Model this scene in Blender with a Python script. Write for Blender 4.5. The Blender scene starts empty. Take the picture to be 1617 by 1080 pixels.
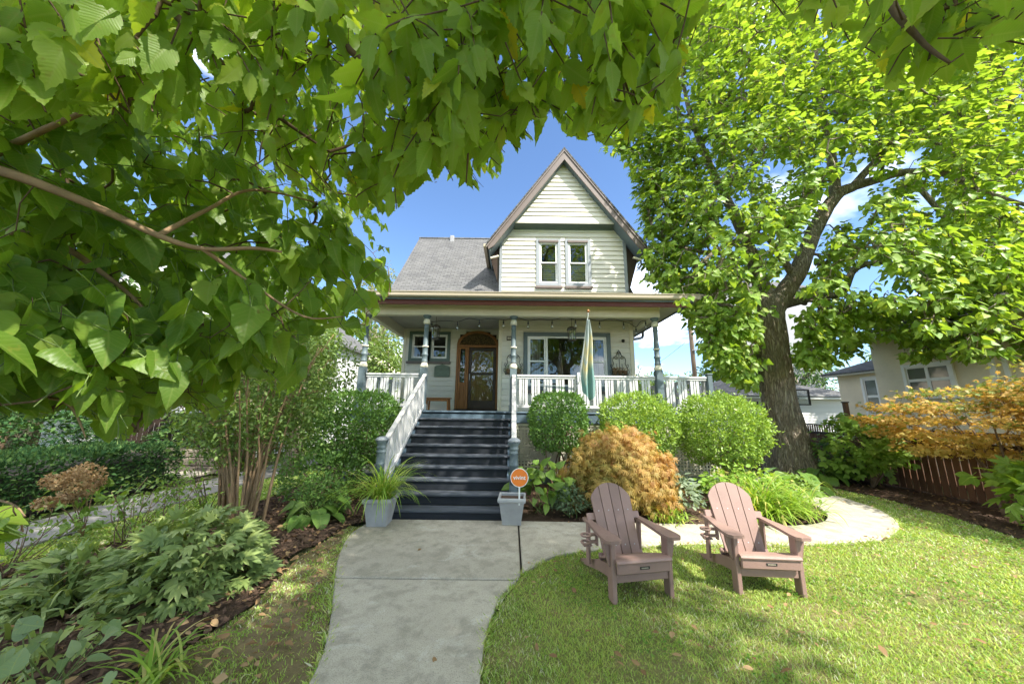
import bpy, math, random
import numpy as np
from mathutils import Vector, Matrix, noise as mnoise

rng = np.random.default_rng(11)
random.seed(11)
S = bpy.context.scene
COL = S.collection
PI = math.pi

# ------------------------------------------------------------------ camera
FPX, CX, CY, EYE = 525.0, 808.5, 540.0, 1.726
PITCH = math.atan(105 / FPX)
ROLL = 0.012
cam_d = bpy.data.cameras.new('camera')
cam_d.sensor_fit = 'HORIZONTAL'
cam_d.sensor_width = 36.0
cam_d.lens = FPX / 1617.0 * 36.0
cam_d.clip_start = 0.05
cam_d.clip_end = 1000.0
cam = bpy.data.objects.new('camera', cam_d)
COL.objects.link(cam)
CAM_R = Matrix.Rotation(PI / 2 + PITCH, 3, 'X') @ Matrix.Rotation(ROLL, 3, 'Z')
cam.matrix_world = Matrix.Translation((0, 0, EYE)) @ CAM_R.to_4x4()
S.camera = cam

# ------------------------------------------------------------------ sky, sun, exposure
SUN_EL, SUN_AZ = math.radians(50), math.radians(135)     # azimuth clockwise from +Y: behind the viewer, to the right
SUN_DIR = Vector((math.sin(SUN_AZ) * math.cos(SUN_EL), math.cos(SUN_AZ) * math.cos(SUN_EL), math.sin(SUN_EL)))
world = bpy.data.worlds.new('World')
S.world = world
world.use_nodes = True
wn, wl = world.node_tree.nodes, world.node_tree.links
wn.clear()
w_out = wn.new('ShaderNodeOutputWorld')
w_bg = wn.new('ShaderNodeBackground')
w_bg.inputs['Strength'].default_value = 0.055
w_sky = wn.new('ShaderNodeTexSky')
w_sky.sky_type = 'NISHITA'
w_sky.sun_disc = False
w_sky.sun_elevation = SUN_EL
w_sky.sun_rotation = SUN_AZ
w_sky.air_density = 1.0
w_sky.dust_density = 0.0
w_sky.ozone_density = 6.0
# extra bright clouds, added over the whole dome to fill the shade: noise on the direction flattened to a cloud plane
w_tc = wn.new('ShaderNodeTexCoord')
w_sep = wn.new('ShaderNodeSeparateXYZ')
wl.new(w_tc.outputs['Generated'], w_sep.inputs[0])
w_h = wn.new('ShaderNodeMath'); w_h.operation = 'ADD'; w_h.inputs[1].default_value = 0.16
wl.new(w_sep.outputs['Z'], w_h.inputs[0])
w_dx = wn.new('ShaderNodeMath'); w_dx.operation = 'DIVIDE'
w_dy = wn.new('ShaderNodeMath'); w_dy.operation = 'DIVIDE'
wl.new(w_sep.outputs['X'], w_dx.inputs[0]); wl.new(w_h.outputs[0], w_dx.inputs[1])
wl.new(w_sep.outputs['Y'], w_dy.inputs[0]); wl.new(w_h.outputs[0], w_dy.inputs[1])
w_cmb = wn.new('ShaderNodeCombineXYZ')
wl.new(w_dx.outputs[0], w_cmb.inputs['X']); wl.new(w_dy.outputs[0], w_cmb.inputs['Y'])
w_noi = wn.new('ShaderNodeTexNoise')
w_noi.inputs['Scale'].default_value = 0.6
w_noi.inputs['Detail'].default_value = 7.0
w_noi.inputs['Roughness'].default_value = 0.56
w_noi.inputs['Distortion'].default_value = 0.25
w_map = wn.new('ShaderNodeMapping')
w_map.inputs['Location'].default_value = (5.563, -13.975, 0)
wl.new(w_cmb.outputs[0], w_map.inputs['Vector'])
wl.new(w_map.outputs[0], w_noi.inputs['Vector'])
w_ramp = wn.new('ShaderNodeValToRGB')
w_ramp.color_ramp.elements[0].position = 0.50
w_ramp.color_ramp.elements[1].position = 0.74
wl.new(w_noi.outputs['Fac'], w_ramp.inputs['Fac'])
w_mix = wn.new('ShaderNodeMixRGB')
w_mix.inputs['Color2'].default_value = (25.0, 24.5, 23.6, 1)
wl.new(w_ramp.outputs['Color'], w_mix.inputs['Fac'])
wl.new(w_sky.outputs['Color'], w_mix.inputs['Color1'])
wl.new(w_mix.outputs['Color'], w_bg.inputs['Color'])
wl.new(w_bg.outputs[0], w_out.inputs['Surface'])

sun_d = bpy.data.lights.new('sun', 'SUN')
sun_d.energy = 2.0
sun_d.angle = math.radians(0.6)
sun_d.color = (1.0, 0.95, 0.86)
sun = bpy.data.objects.new('sun', sun_d)
COL.objects.link(sun)
sun.location = (20, -20, 30)
sun.rotation_euler = SUN_DIR.to_track_quat('Z', 'Y').to_euler()

S.view_settings.view_transform = 'Standard'
S.view_settings.look = 'None'
S.view_settings.gamma = 1.0
S.view_settings.use_curve_mapping = False
S.view_settings.exposure = 2.5
S.render.engine = 'CYCLES'
S.cycles.use_denoising = True
S.cycles.max_bounces = 8
S.cycles.diffuse_bounces = 4
S.cycles.glossy_bounces = 3
S.cycles.transmission_bounces = 6
S.cycles.transparent_max_bounces = 8
S.cycles.caustics_reflective = False
S.cycles.caustics_refractive = False
S.cycles.sample_clamp_indirect = 6.0

# ------------------------------------------------------------------ pixel -> place helpers
RM = np.array(CAM_R)
EYEP = np.array([0, 0, EYE])
def ray(x, y):
    return RM @ np.array([(x - CX) / FPX, -(y - CY) / FPX, -1.0])
def gnd(x, y, z=0.0):
    d = ray(x, y); return EYEP + d * ((z - EYE) / d[2])
def atY(x, y, Y):
    d = ray(x, y); return EYEP + d * (Y / d[1])
def atX(x, y, X):
    d = ray(x, y); return EYEP + d * (X / d[0])
def project(P):
    Q = (np.asarray(P, float) - EYEP) @ RM
    z = -Q[..., 2]
    zz = np.where(np.abs(z) < 1e-4, 1e-4, z)
    return CX + FPX * Q[..., 0] / zz, CY - FPX * Q[..., 1] / zz, z
def in_poly(x, y, poly):
    x = np.asarray(x, float); y = np.asarray(y, float)
    r = np.zeros(x.shape, bool)
    n = len(poly)
    for i in range(n):
        x1, y1 = poly[i]; x2, y2 = poly[(i + 1) % n]
        if y1 == y2: continue
        c = ((y1 > y) != (y2 > y)) & (x < (x2 - x1) * (y - y1) / (y2 - y1) + x1)
        r ^= c
    return r
def unit(v):
    v = np.asarray(v, float)
    return v / np.maximum(np.linalg.norm(v, axis=-1, keepdims=True), 1e-9)

# ------------------------------------------------------------------ materials
MATS = {}
class NT:
    def __init__(self, name):
        self.m = bpy.data.materials.new(name)
        self.m.use_nodes = True
        self.t = self.m.node_tree
        self.t.nodes.clear()
        self.out = self.n('OutputMaterial')
        MATS[name] = self.m
    def n(self, typ, **kw):
        nd = self.t.nodes.new('ShaderNode' + typ)
        for k, v in kw.items():
            if k in nd.inputs.keys(): nd.inputs[k].default_value = v
            else: setattr(nd, k, v)
        return nd
    def l(self, a, b): self.t.links.new(a, b)
    def math(self, op, a, b=None, c=None):
        nd = self.n('Math', operation=op)
        for i, v in enumerate((a, b, c)):
            if v is None: continue
            if hasattr(v, 'links'): self.l(v, nd.inputs[i])
            else: nd.inputs[i].default_value = v
        return nd.outputs[0]
    def mix(self, f, a, b, mode='MIX'):
        nd = self.n('MixRGB', blend_type=mode)
        for i, v in zip(('Fac', 'Color1', 'Color2'), (f, a, b)):
            if hasattr(v, 'links'): self.l(v, nd.inputs[i])
            elif i == 'Fac': nd.inputs[i].default_value = v
            else: nd.inputs[i].default_value = (*v, 1)
        return nd.outputs[0]
    def ramp(self, f, stops):
        nd = self.n('ValToRGB')
        e = nd.color_ramp.elements
        while len(e) < len(stops): e.new(0.5)
        for el, (p, c) in zip(e, stops):
            el.position = p
            el.color = (*c, 1) if not isinstance(c, (int, float)) else (c, c, c, 1)
        self.l(f, nd.inputs['Fac'])
        return nd.outputs[0]
    def noise(self, scale, detail=4, rough=0.55, vec=None, dist=0.0):
        nd = self.n('TexNoise', Scale=scale, Detail=detail, Roughness=rough, Distortion=dist)
        if vec is not None: self.l(vec, nd.inputs['Vector'])
        return nd.outputs['Fac']
    def pos(self, scale=(1, 1, 1), rot=(0, 0, 0)):
        g = self.n('NewGeometry')
        mp = self.n('Mapping')
        mp.inputs['Scale'].default_value = scale
        mp.inputs['Rotation'].default_value = rot
        self.l(g.outputs['Position'], mp.inputs['Vector'])
        return mp.outputs[0]
    def bump(self, h, strength=0.3, dist=0.01):
        nd = self.n('Bump', Strength=strength, Distance=dist)
        self.l(h, nd.inputs['Height'])
        return nd.outputs[0]
    def bsdf(self, col, rough=0.6, normal=None, spec=0.4, metal=0.0):
        b = self.n('BsdfPrincipled')
        b.inputs['Specular IOR Level'].default_value = spec
        b.inputs['Metallic'].default_value = metal
        if hasattr(col, 'links'): self.l(col, b.inputs['Base Color'])
        else: b.inputs['Base Color'].default_value = (*col, 1)
        if hasattr(rough, 'links'): self.l(rough, b.inputs['Roughness'])
        else: b.inputs['Roughness'].default_value = rough
        if normal is not None: self.l(normal, b.inputs['Normal'])
        return b.outputs[0]
    def done(self, sh):
        self.l(sh, self.out.inputs['Surface'])
        return self.m

def paint(name, col, rough=0.55, var=0.12, scale=3.0, dirt=0.25, dirtcol=(0.16, 0.14, 0.11), grain=(1, 1, 1), bump=0.15, bscale=60, spec=0.35, objvar=0.06):
    """painted or plain surface: broad tone drift, dirt speckle with soft edges, fine relief"""
    t = NT(name)
    p = t.pos(grain)
    n1 = t.noise(scale, 4, 0.6, p)
    c = t.mix(t.ramp(n1, [(0.3, 0.0), (0.7, 1.0)]), tuple(x * (1 - var) for x in col), tuple(min(1, x * (1 + var)) for x in col))
    n2 = t.noise(scale * 7, 5, 0.7, p)
    c = t.mix(t.math('MULTIPLY', t.ramp(n2, [(0.58, 0.0), (0.78, 1.0)]), dirt), c, dirtcol)
    oi = t.n('ObjectInfo')
    v = t.math('MULTIPLY_ADD', oi.outputs['Random'], 2 * objvar, 1 - objvar)
    hsv = t.n('HueSaturation')
    t.l(v, hsv.inputs['Value']); t.l(c, hsv.inputs['Color'])
    h = t.noise(bscale, 5, 0.65, p)
    return t.done(t.bsdf(hsv.outputs[0], t.math('MULTIPLY_ADD', n2, 0.25, rough - 0.12), t.bump(h, bump, 0.006), spec))

def leafmat(name, stops, trans=0.42, tcol=(1.35, 1.25, 0.45), rough=0.42, veins=0, spec=0.3):
    """stops: colour by a random number fixed to each leaf; part of the light passes through the blade"""
    t = NT(name)
    at = t.n('Attribute', attribute_name='rnd')
    oi = t.n('ObjectInfo')
    r = t.math('FRACT', t.math('ADD', at.outputs['Fac'], oi.outputs['Random']))
    c = t.ramp(r, stops)
    nrm = None
    if veins:
        uv = t.n('Attribute', attribute_name='uvv')
        sp = t.n('SeparateXYZ'); t.l(uv.outputs['Vector'], sp.inputs[0])
        au = t.math('ABSOLUTE', sp.outputs['X'])
        wob = t.math('MULTIPLY', t.noise(22, 2, .5, t.pos()), 1.6)
        ph = t.math('FRACT', t.math('SUBTRACT', t.math('ADD', wob, t.math('MULTIPLY', sp.outputs['Y'], float(veins))), t.math('MULTIPLY', au, veins * 0.75)))
        side = t.ramp(t.math('ABSOLUTE', t.math('SUBTRACT', ph, 0.5)), [(0.0, 1.0), (0.09, 0.0)])
        mid = t.ramp(au, [(0.0, 1.0), (0.035, 0.0)])
        vv = t.math('MAXIMUM', t.math('MULTIPLY', side, 0.85), mid)
        c = t.mix(t.math('MULTIPLY', vv, 0.42), c, (0.36, 0.44, 0.13))
        spots = t.noise(55, 3, 0.6, t.pos())
        c = t.mix(t.ramp(spots, [(0.60, 0.0), (0.70, 0.5)]), c, (0.30, 0.29, 0.06))
        sp2 = t.noise(16, 4, .7, t.pos())
        c = t.mix(t.ramp(sp2, [(0.66, 0.0), (0.72, 0.55)]), c, (0.16, 0.09, 0.03))
        bl = t.noise(9, 3, 0.5, t.pos())
        c = t.mix(t.ramp(bl, [(0.35, 0.0), (0.75, 0.35)]), c, (0.14, 0.21, 0.03))
        nrm = t.bump(t.math('SUBTRACT', t.ramp(t.math('ABSOLUTE', t.math('SUBTRACT', ph, 0.5)), [(0.0, 0.0), (0.5, 1.0)]), t.math('MULTIPLY', mid, 1.0)), 0.13, 0.003)
    b = t.bsdf(c, rough, nrm, spec)
    tr = t.n('BsdfTranslucent')
    t.l(t.mix(1.0, c, tcol, 'MULTIPLY'), tr.inputs['Color'])
    ms = t.n('MixShader'); ms.inputs[0].default_value = trans
    t.l(b, ms.inputs[1]); t.l(tr.outputs[0], ms.inputs[2])
    return t.done(ms.outputs[0])

# ------------------------------------------------------------------ mesh helpers
def mesh(name, V, F, smooth=False, rnd=None, uv=None):
    me = bpy.data.meshes.new(name)
    V = np.asarray(V, np.float32)
    if isinstance(F, np.ndarray) and F.ndim == 2:
        n, k = F.shape
        me.vertices.add(len(V)); me.vertices.foreach_set('co', V.ravel())
        me.loops.add(n * k); me.loops.foreach_set('vertex_index', F.astype(np.int32).ravel())
        me.polygons.add(n)
        me.polygons.foreach_set('loop_start', np.arange(0, n * k, k, dtype=np.int32))
        me.polygons.foreach_set('loop_total', np.full(n, k, np.int32))
        me.update(calc_edges=True)
    else:
        me.from_pydata([tuple(map(float, v)) for v in V], [], [tuple(map(int, f)) for f in F])
        me.update()
    if smooth:
        me.polygons.foreach_set('use_smooth', np.ones(len(me.polygons), bool))
    if rnd is not None:
        a = me.attributes.new('rnd', 'FLOAT', 'POINT'); a.data.foreach_set('value', np.asarray(rnd, np.float32))
    if uv is not None:
        a = me.attributes.new('uvv', 'FLOAT2', 'POINT'); a.data.foreach_set('vector', np.asarray(uv, np.float32).ravel())
    return me
def org(o):
    v = Vector((0, 0, 0))
    while o is not None:
        v = v + o.location; o = o.parent
    return np.array(v)
def link(name, me, mat=None, parent=None, loc=None, rot=None):
    o = bpy.data.objects.new(name, me)
    COL.objects.link(o)
    if mat is not None and me is not None and len(me.materials) == 0: me.materials.append(MATS[mat])
    if parent is not None: o.parent = parent
    if loc is not None: o.location = loc
    if rot is not None: o.rotation_euler = rot
    return o
def obj(name, V, F, mat, parent=None, smooth=False, rnd=None, uv=None):
    """V in world coordinates; stored relative to the parent's place"""
    V = np.asarray(V, float)
    if parent is not None: V = V - org(parent)
    return link(name, mesh(name, V, F, smooth, rnd, uv), mat, parent)
def tag(o, label, cat, group=None, kind=None):
    if label: o['label'] = label
    if cat: o['category'] = cat
    if group: o['group'] = group
    if kind: o['kind'] = kind
    return o
def thing(name, label, cat, loc=(0, 0, 0), rz=0.0, group=None):
    o = link(name, None, loc=loc, rot=(0, 0, rz))
    return tag(o, label, cat, group)
def struct(name, V, F, mat, parent=None, smooth=False):
    o = obj(name, V, F, mat, parent, smooth)
    o['kind'] = 'structure'
    return o
def join(*parts):
    V, F, n = [], [], 0
    for v, f in parts:
        V.extend([tuple(p) for p in v]); F.extend([tuple(i + n for i in q) for q in f]); n += len(v)
    return np.array(V, float), F
def box(x0, x1, y0, y1, z0, z1, c=0.0):
    """box with chamfered edges of size c"""
    if c <= 0:
        V = [(x, y, z) for x in (x0, x1) for y in (y0, y1) for z in (z0, z1)]
        return np.array(V, float), [(0, 1, 3, 2), (4, 6, 7, 5), (0, 4, 5, 1), (2, 3, 7, 6), (0, 2, 6, 4), (1, 5, 7, 3)]
    c = min(c, (x1 - x0) * .45, (y1 - y0) * .45, (z1 - z0) * .45)
    V, ix = [], {}
    lo, hi = (x0, y0, z0), (x1, y1, z1)
    for sx in (0, 1):
        for sy in (0, 1):
            for sz in (0, 1):
                s = (sx, sy, sz)
                for ax in range(3):
                    p = []
                    for k in range(3):
                        e = hi[k] if s[k] else lo[k]
                        if k != ax: e += -c if s[k] else c
                        p.append(e)
                    ix[(s, ax)] = len(V); V.append(tuple(p))
    F = []
    for ax in range(3):
        a, b = [k for k in range(3) if k != ax]
        for e in (0, 1):
            q = []
            for u, w in ((0, 0), (1, 0), (1, 1), (0, 1)):
                s = [0, 0, 0]; s[ax] = e; s[a] = u; s[b] = w
                q.append(ix[(tuple(s), ax)])
            F.append(tuple(q))
        for u in (0, 1):
            for w in (0, 1):
                s0 = [0, 0, 0]; s1 = [0, 0, 0]
                s0[a] = s1[a] = u; s0[b] = s1[b] = w; s0[ax] = 0; s1[ax] = 1
                F.append((ix[(tuple(s0), a)], ix[(tuple(s1), a)], ix[(tuple(s1), b)], ix[(tuple(s0), b)]))
    for sx in (0, 1):
        for sy in (0, 1):
            for sz in (0, 1):
                s = (sx, sy, sz); F.append((ix[(s, 0)], ix[(s, 1)], ix[(s, 2)]))
    return fixn(np.array(V, float), F)
def fixn(V, F):
    """turn every face of a convex body outwards"""
    c = V.mean(0); G = []
    for f in F:
        p = V[list(f)]
        n = np.cross(p[1] - p[0], p[2] - p[0])
        G.append(f if np.dot(n, p.mean(0) - c) >= 0 else tuple(reversed(f)))
    return V, G
def prism(poly, a, b, axis='y'):
    """extrude a 2-D polygon; axis y: poly is (x,z), axis z: (x,y), axis x: (y,z)"""
    n = len(poly)
    def at(p, t):
        return {'y': (p[0], t, p[1]), 'z': (p[0], p[1], t), 'x': (t, p[0], p[1])}[axis]
    V = [at(p, a) for p in poly] + [at(p, b) for p in poly]
    F = [tuple(range(n)), tuple(range(2 * n - 1, n - 1, -1))]
    F += [(i, i + n, (i + 1) % n + n, (i + 1) % n) for i in range(n)]
    return np.array(V, float), F
def beam(p0, p1, w, h, c=0.0, up=(0, 0, 1)):
    """rectangular bar from p0 to p1, w across, h along up"""
    p0, p1 = np.asarray(p0, float), np.asarray(p1, float)
    d = p1 - p0; L = np.linalg.norm(d); d = d / L
    s = np.cross(d, up); s /= np.linalg.norm(s); u = np.cross(s, d)
    V, F = box(0, L, -w / 2, w / 2, -h / 2, h / 2, c)
    return p0 + V[:, :1] * d + V[:, 1:2] * s + V[:, 2:3] * u, F
def tube(path, rad, k=8, cap=True, wob=0.0):
    P = np.asarray(path, float); n = len(P)
    R = np.broadcast_to(np.asarray(rad, float), (n,))
    T = unit(np.gradient(P, axis=0))
    ref = np.array([0.0, 0, 1]) if abs(T[0][2]) < .9 else np.array([1.0, 0, 0])
    s = np.cross(T[0], ref); s /= np.linalg.norm(s)
    V = []
    for i in range(n):
        s = s - T[i] * np.dot(s, T[i]); s /= np.linalg.norm(s)
        b = np.cross(T[i], s)
        for j in range(k):
            a = 2 * PI * j / k
            r = R[i] * (1 + (wob * (random.random() - .5) if wob else 0))
            V.append(P[i] + r * (math.cos(a) * s + math.sin(a) * b))
    F = [(i * k + j, i * k + (j + 1) % k, (i + 1) * k + (j + 1) % k, (i + 1) * k + j) for i in range(n - 1) for j in range(k)]
    if cap: F += [tuple(range(k - 1, -1, -1)), tuple(range((n - 1) * k, n * k))]
    return np.array(V), F
def lathe(prof, k=16, at=(0, 0, 0)):
    V = [(at[0] + r * math.cos(2 * PI * j / k), at[1] + r * math.sin(2 * PI * j / k), at[2] + z) for r, z in prof for j in range(k)]
    n = len(prof)
    F = [(i * k + j, i * k + (j + 1) % k, (i + 1) * k + (j + 1) % k, (i + 1) * k + j) for i in range(n - 1) for j in range(k)]
    F += [tuple(range(k - 1, -1, -1)), tuple(range((n - 1) * k, n * k))]
    return np.array(V), F
def segs(P0, P1, R0, R1, k=5):
    """many tapered twigs at once -> V, quads"""
    P0, P1 = np.asarray(P0, float), np.asarray(P1, float)
    n = len(P0)
    d = unit(P1 - P0)
    ref = np.where(np.abs(d[:, 2:3]) < .9, np.array([[0, 0, 1.0]]), np.array([[1.0, 0, 0]]))
    s = unit(np.cross(d, ref)); b = np.cross(d, s)
    a = 2 * PI * np.arange(k) / k
    ring = np.cos(a)[None, :, None] * s[:, None, :] + np.sin(a)[None, :, None] * b[:, None, :]
    V = np.concatenate([P0[:, None] + ring * np.asarray(R0)[:, None, None], P1[:, None] + ring * np.asarray(R1)[:, None, None]], 1)
    base = (np.arange(n) * 2 * k)[:, None]
    j = np.arange(k)
    F = np.stack([base + j, base + (j + 1) % k, base + k + (j + 1) % k, base + k + j], -1).reshape(-1, 4)
    return V.reshape(-1, 3), F
def sheet(poly, z):
    return np.array([(x, y, z) for x, y in poly], float), [tuple(range(len(poly)))]
def smooth_poly(pts, n=6, closed=False):
    """Catmull-Rom through 2-D or 3-D points"""
    P = np.asarray(pts, float); out = []
    m = len(P)
    for i in range(m if closed else m - 1):
        g = lambda j: P[j % m] if closed else P[min(max(j, 0), m - 1)]
        a, b, c, d = g(i - 1), g(i), g(i + 1), g(i + 2)
        for s in range(n):
            t = s / n
            out.append(.5 * (2 * b + (c - a) * t + (2 * a - 5 * b + 4 * c - d) * t * t + (3 * b - a - 3 * c + d) * t ** 3))
    if not closed: out.append(P[-1])
    return np.array(out)

# ------------------------------------------------------------------ leaves
def outline_leaf(pts, fold=0.12, curl=0.15, wave=0.0, stalk=0.0, asym=1.0, bend=0.0, rough=0.0, seed=0):
    """pts: right half outline (u, v) from base to tip. Two halves folded along the midrib."""
    V, UV, T = [], [], []
    n = len(pts)
    rr = random.Random(seed)
    for u, v in pts:
        bx = bend * v * v
        ul, ur = u * asym * (1 + rr.uniform(-rough, rough)), u * (1 + rr.uniform(-rough, rough))
        vm = min(max(v, 0.0), 1.0)
        zc = -curl * vm * vm
        V.append((bx, vm, zc)); UV.append((0, vm))
        w = wave * math.sin(vm * 11)
        V.append((bx + ur, v, zc + fold * abs(u) + w * abs(u))); UV.append((u, v))
        V.append((bx - ul, v, zc + fold * abs(u) - w * abs(u))); UV.append((-u, v))
    for i in range(n - 1):
        a, b = 3 * i, 3 * i + 3
        for q in ((a, a + 1, b + 1, b), (a, b, b + 2, a + 2)):
            for t in ((q[0], q[1], q[2]), (q[0], q[2], q[3])):
                p = [V[k] for k in t]
                ar = np.linalg.norm(np.cross(np.subtract(p[1], p[0]), np.subtract(p[2], p[0])))
                if ar > 1e-6: T.append(t)
    if stalk > 0:
        k = len(V)
        V += [(-.012, -stalk, .05), (.012, -stalk, .05), (.012, .03, 0), (-.012, .03, 0)]
        UV += [(0, 0)] * 4
        T += [(k, k + 1, k + 2), (k, k + 2, k + 3)]
    return np.array(V, float), np.array(T, int), np.array(UV, float)
def serrate(w, n, depth=0.13):
    """saw-toothed half outline: w(v) half width, n teeth"""
    pts = [(0.0, 0.0)]
    for i in range(n):
        v = (i + .5) / n
        pts.append((w(v) * (1 - depth), (i + .25) / n))
        pts.append((w((i + .8) / n) , (i + .95) / n))
    pts[-1] = (0.0, 1.0)
    return pts
def lobed_leaf(lobes, width=0.16, fold=0.2, droop=0.12, stalk=0.2):
    V, T, UV = [], [], []
    for ang, L in lobes:
        k = len(V); a = math.radians(ang); s, c = math.sin(a), math.cos(a)
        for u, v in ((0, 0), (width * L, .45 * L), (0, .5 * L), (-width * L, .45 * L), (0, L), (width * .75 * L, .72 * L), (-width * .75 * L, .72 * L)):
            z = -droop * v * v + fold * abs(u)
            V.append((u * c + v * s, v * c - u * s, z)); UV.append((u, v))
        T += [(k, k + 1, k + 2), (k, k + 2, k + 3), (k + 1, k + 5, k + 2), (k + 2, k + 6, k + 3), (k + 5, k + 4, k + 2), (k + 2, k + 4, k + 6)]
    if stalk:
        k = len(V)
        V += [(-.012, -stalk, -.03), (.012, -stalk, -.03), (.012, .02, 0), (-.012, .02, 0)]; UV += [(0, 0)] * 4
        T += [(k, k + 1, k + 2), (k, k + 2, k + 3)]
    return np.array(V, float), np.array(T, int), np.array(UV, float)
elm_w = lambda v: 0.285 * math.sin(PI * min(1, v) ** 0.72) ** 0.95 * (1 - .25 * v ** 3) + 0.012
HEART = [(0, .05), (.10, -.035), (.24, -.05), (.36, .02), (.425, .14), (.43, .28), (.385, .44), (.30, .60), (.20, .75), (.10, .88), (.035, .96), (0, 1.0)]
OVAL = [(0, 0), (.13, .08), (.235, .25), (.26, .45), (.205, .68), (.09, .88), (0, 1)]
TPL = {
    'elm0': outline_leaf(serrate(elm_w, 9), .18, .10, .03, .07, .86, .05, .08, 1),
    'elm1': outline_leaf(serrate(elm_w, 8), .05, .28, .06, .07, .92, -.07, .10, 2),
    'elm2': outline_leaf(serrate(elm_w, 9), .32, -.05, .05, .07, 1.0, .09, .06, 3),
    'elm3': outline_leaf(serrate(lambda v: elm_w(v) * .85, 8), .45, .35, .05, .07, .8, .04, .22, 4),
    'elm4': outline_leaf(serrate(lambda v: elm_w(v) * 1.1, 9), .10, .42, .09, .07, .9, -.03, .14, 5),
    'heart0': outline_leaf(HEART, .10, .22, .05, .35, .95, .05, .06, 1),
    'heart1': outline_leaf(HEART, .28, .06, .04, .35, .9, -.06, .08, 2),
    'heart2': outline_leaf([(u * .82, v) for u, v in HEART], .02, .40, .09, .35, 1.0, .08, .07, 3),
    'heart3': outline_leaf([(u * .72, max(v, .0)) for u, v in HEART], .35, .30, .06, .35, .85, -.10, .10, 4),
    'heart4': outline_leaf([(u * .92, v) for u, v in HEART], .50, .15, .08, .35, 1.0, .03, .16, 5),
    'cat0': outline_leaf([(0, .05), (.24, -.03), (.42, .2), (.28, .6), (0, 1)], .12, .25, 0, 0),
    'cat1': outline_leaf([(0, .05), (.24, -.03), (.40, .2), (.26, .6), (0, 1)], .30, .05, 0, 0),
    'oval0': outline_leaf(OVAL, .15, .2, 0, .15),
    'oval1': outline_leaf(OVAL, .3, .0, 0, .15),
    'hosta': outline_leaf([(0, .04), (.2, -.03), (.36, .1), (.40, .28), (.33, .55), (.16, .82), (0, 1)], .22, .45, .05, .25),
    'small': outline_leaf([(0, 0), (.27, .38), (.2, .7), (0, 1)], .25, .15),
    'tiny': outline_leaf([(0, 0), (.26, .42), (0, 1)], .25, .0),
    'needle': outline_leaf([(0, 0), (.07, .4), (0, 1)], .0, .1),
    'palm': lobed_leaf([(-75, .62), (-38, .86), (0, 1), (38, .86), (75, .62)], .17),
    'thread': lobed_leaf([(-58, .75), (-30, .9), (0, 1), (30, .9), (58, .75)], .075, 0, .35, 0),
    'peony': lobed_leaf([(-62, .72), (-24, .95), (4, 1), (30, .92), (66, .7)], .155, .2, .25, .3),
    'vib': lobed_leaf([(-48, .78), (0, 1), (48, .78)], .30, .15, .15, .3),
}
LEAF_ME = {}
def leaf_mesh(t):
    if t not in LEAF_ME:
        V, T, UV = TPL[t]
        LEAF_ME[t] = mesh('leaf_' + t, V, T, True, None, UV)
    return LEAF_ME[t]
LEAF_MM = {}
def frames(A, N, Sz):
    A = unit(A); X = unit(np.cross(A, N)); Z = np.cross(X, A)
    k = len(A)
    sq = np.stack([rng.uniform(.78, 1.08, k), np.ones(k), rng.uniform(.4, 1.7, k)], -1)
    return np.stack([X, A, Z], -1) * sq[:, None, :] * np.asarray(Sz)[:, None, None]
def scatter(tpls, P, M, ti, rnd):
    Vs, Ts, Us, Rs, off = [], [], [], [], 0
    for k, t in enumerate(tpls):
        idx = np.nonzero(ti == k)[0]
        if len(idx) == 0: continue
        V, T, UV = TPL[t]
        W = np.einsum('nij,vj->nvi', M[idx], V) + P[idx][:, None, :]
        n, nv = len(idx), len(V)
        Vs.append(W.reshape(-1, 3))
        Ts.append((T[None] + (np.arange(n) * nv)[:, None, None]).reshape(-1, 3) + off)
        Us.append(np.tile(UV, (n, 1)))
        Rs.append(np.repeat(rnd[idx], nv))
        off += n * nv
    return np.concatenate(Vs), np.concatenate(Ts), np.concatenate(Us), np.concatenate(Rs)
def foliage(parent, mat, tpls, P, A, N, Sz, rnd=None, nparts=0, stuff='foliage', part='leaf', smooth=True):
    """leaves: the nparts that show largest become objects of their own, the rest one mesh"""
    P = np.asarray(P, float); n = len(P)
    Sz = np.broadcast_to(np.asarray(Sz, float), (n,))
    if rnd is None: rnd = rng.random(n)
    ti = rng.integers(0, len(tpls), n)
    M = frames(np.asarray(A, float), np.asarray(N, float), Sz)
    keep = np.ones(n, bool)
    so = None
    if nparts:
        px, py, z = project(P)
        vis = (z > .1) & (px > -20) & (px < 1637) & (py > -20) & (py < 1100)
        score = np.where(vis, Sz / np.maximum(z, .1), -1)
        top = np.argsort(-score)[:nparts]
        top = top[score[top] > 0]
        keep[top] = False
    if keep.any():
        V, T, U, R = scatter(tpls, P[keep], M[keep], ti[keep], rnd[keep])
        so = obj(stuff, V, T, mat, parent, smooth, R, U)
        so['kind'] = 'stuff'
    if nparts:
        host = so if (so is not None and so.parent is not None and so.parent.parent is None and stuff == 'crown') else parent
        o0 = org(host)
        for i in top:
            key = (tpls[ti[i]], mat)
            if key not in LEAF_MM:
                me = leaf_mesh(tpls[ti[i]]).copy(); me.materials.append(MATS[mat]); LEAF_MM[key] = me
            o = link(part, LEAF_MM[key], None, host)
            m4 = Matrix([list(M[i][r]) + [P[i][r] - o0[r]] for r in range(3)] + [[0, 0, 0, 1]])
            o.matrix_basis = m4
    return so
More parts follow.
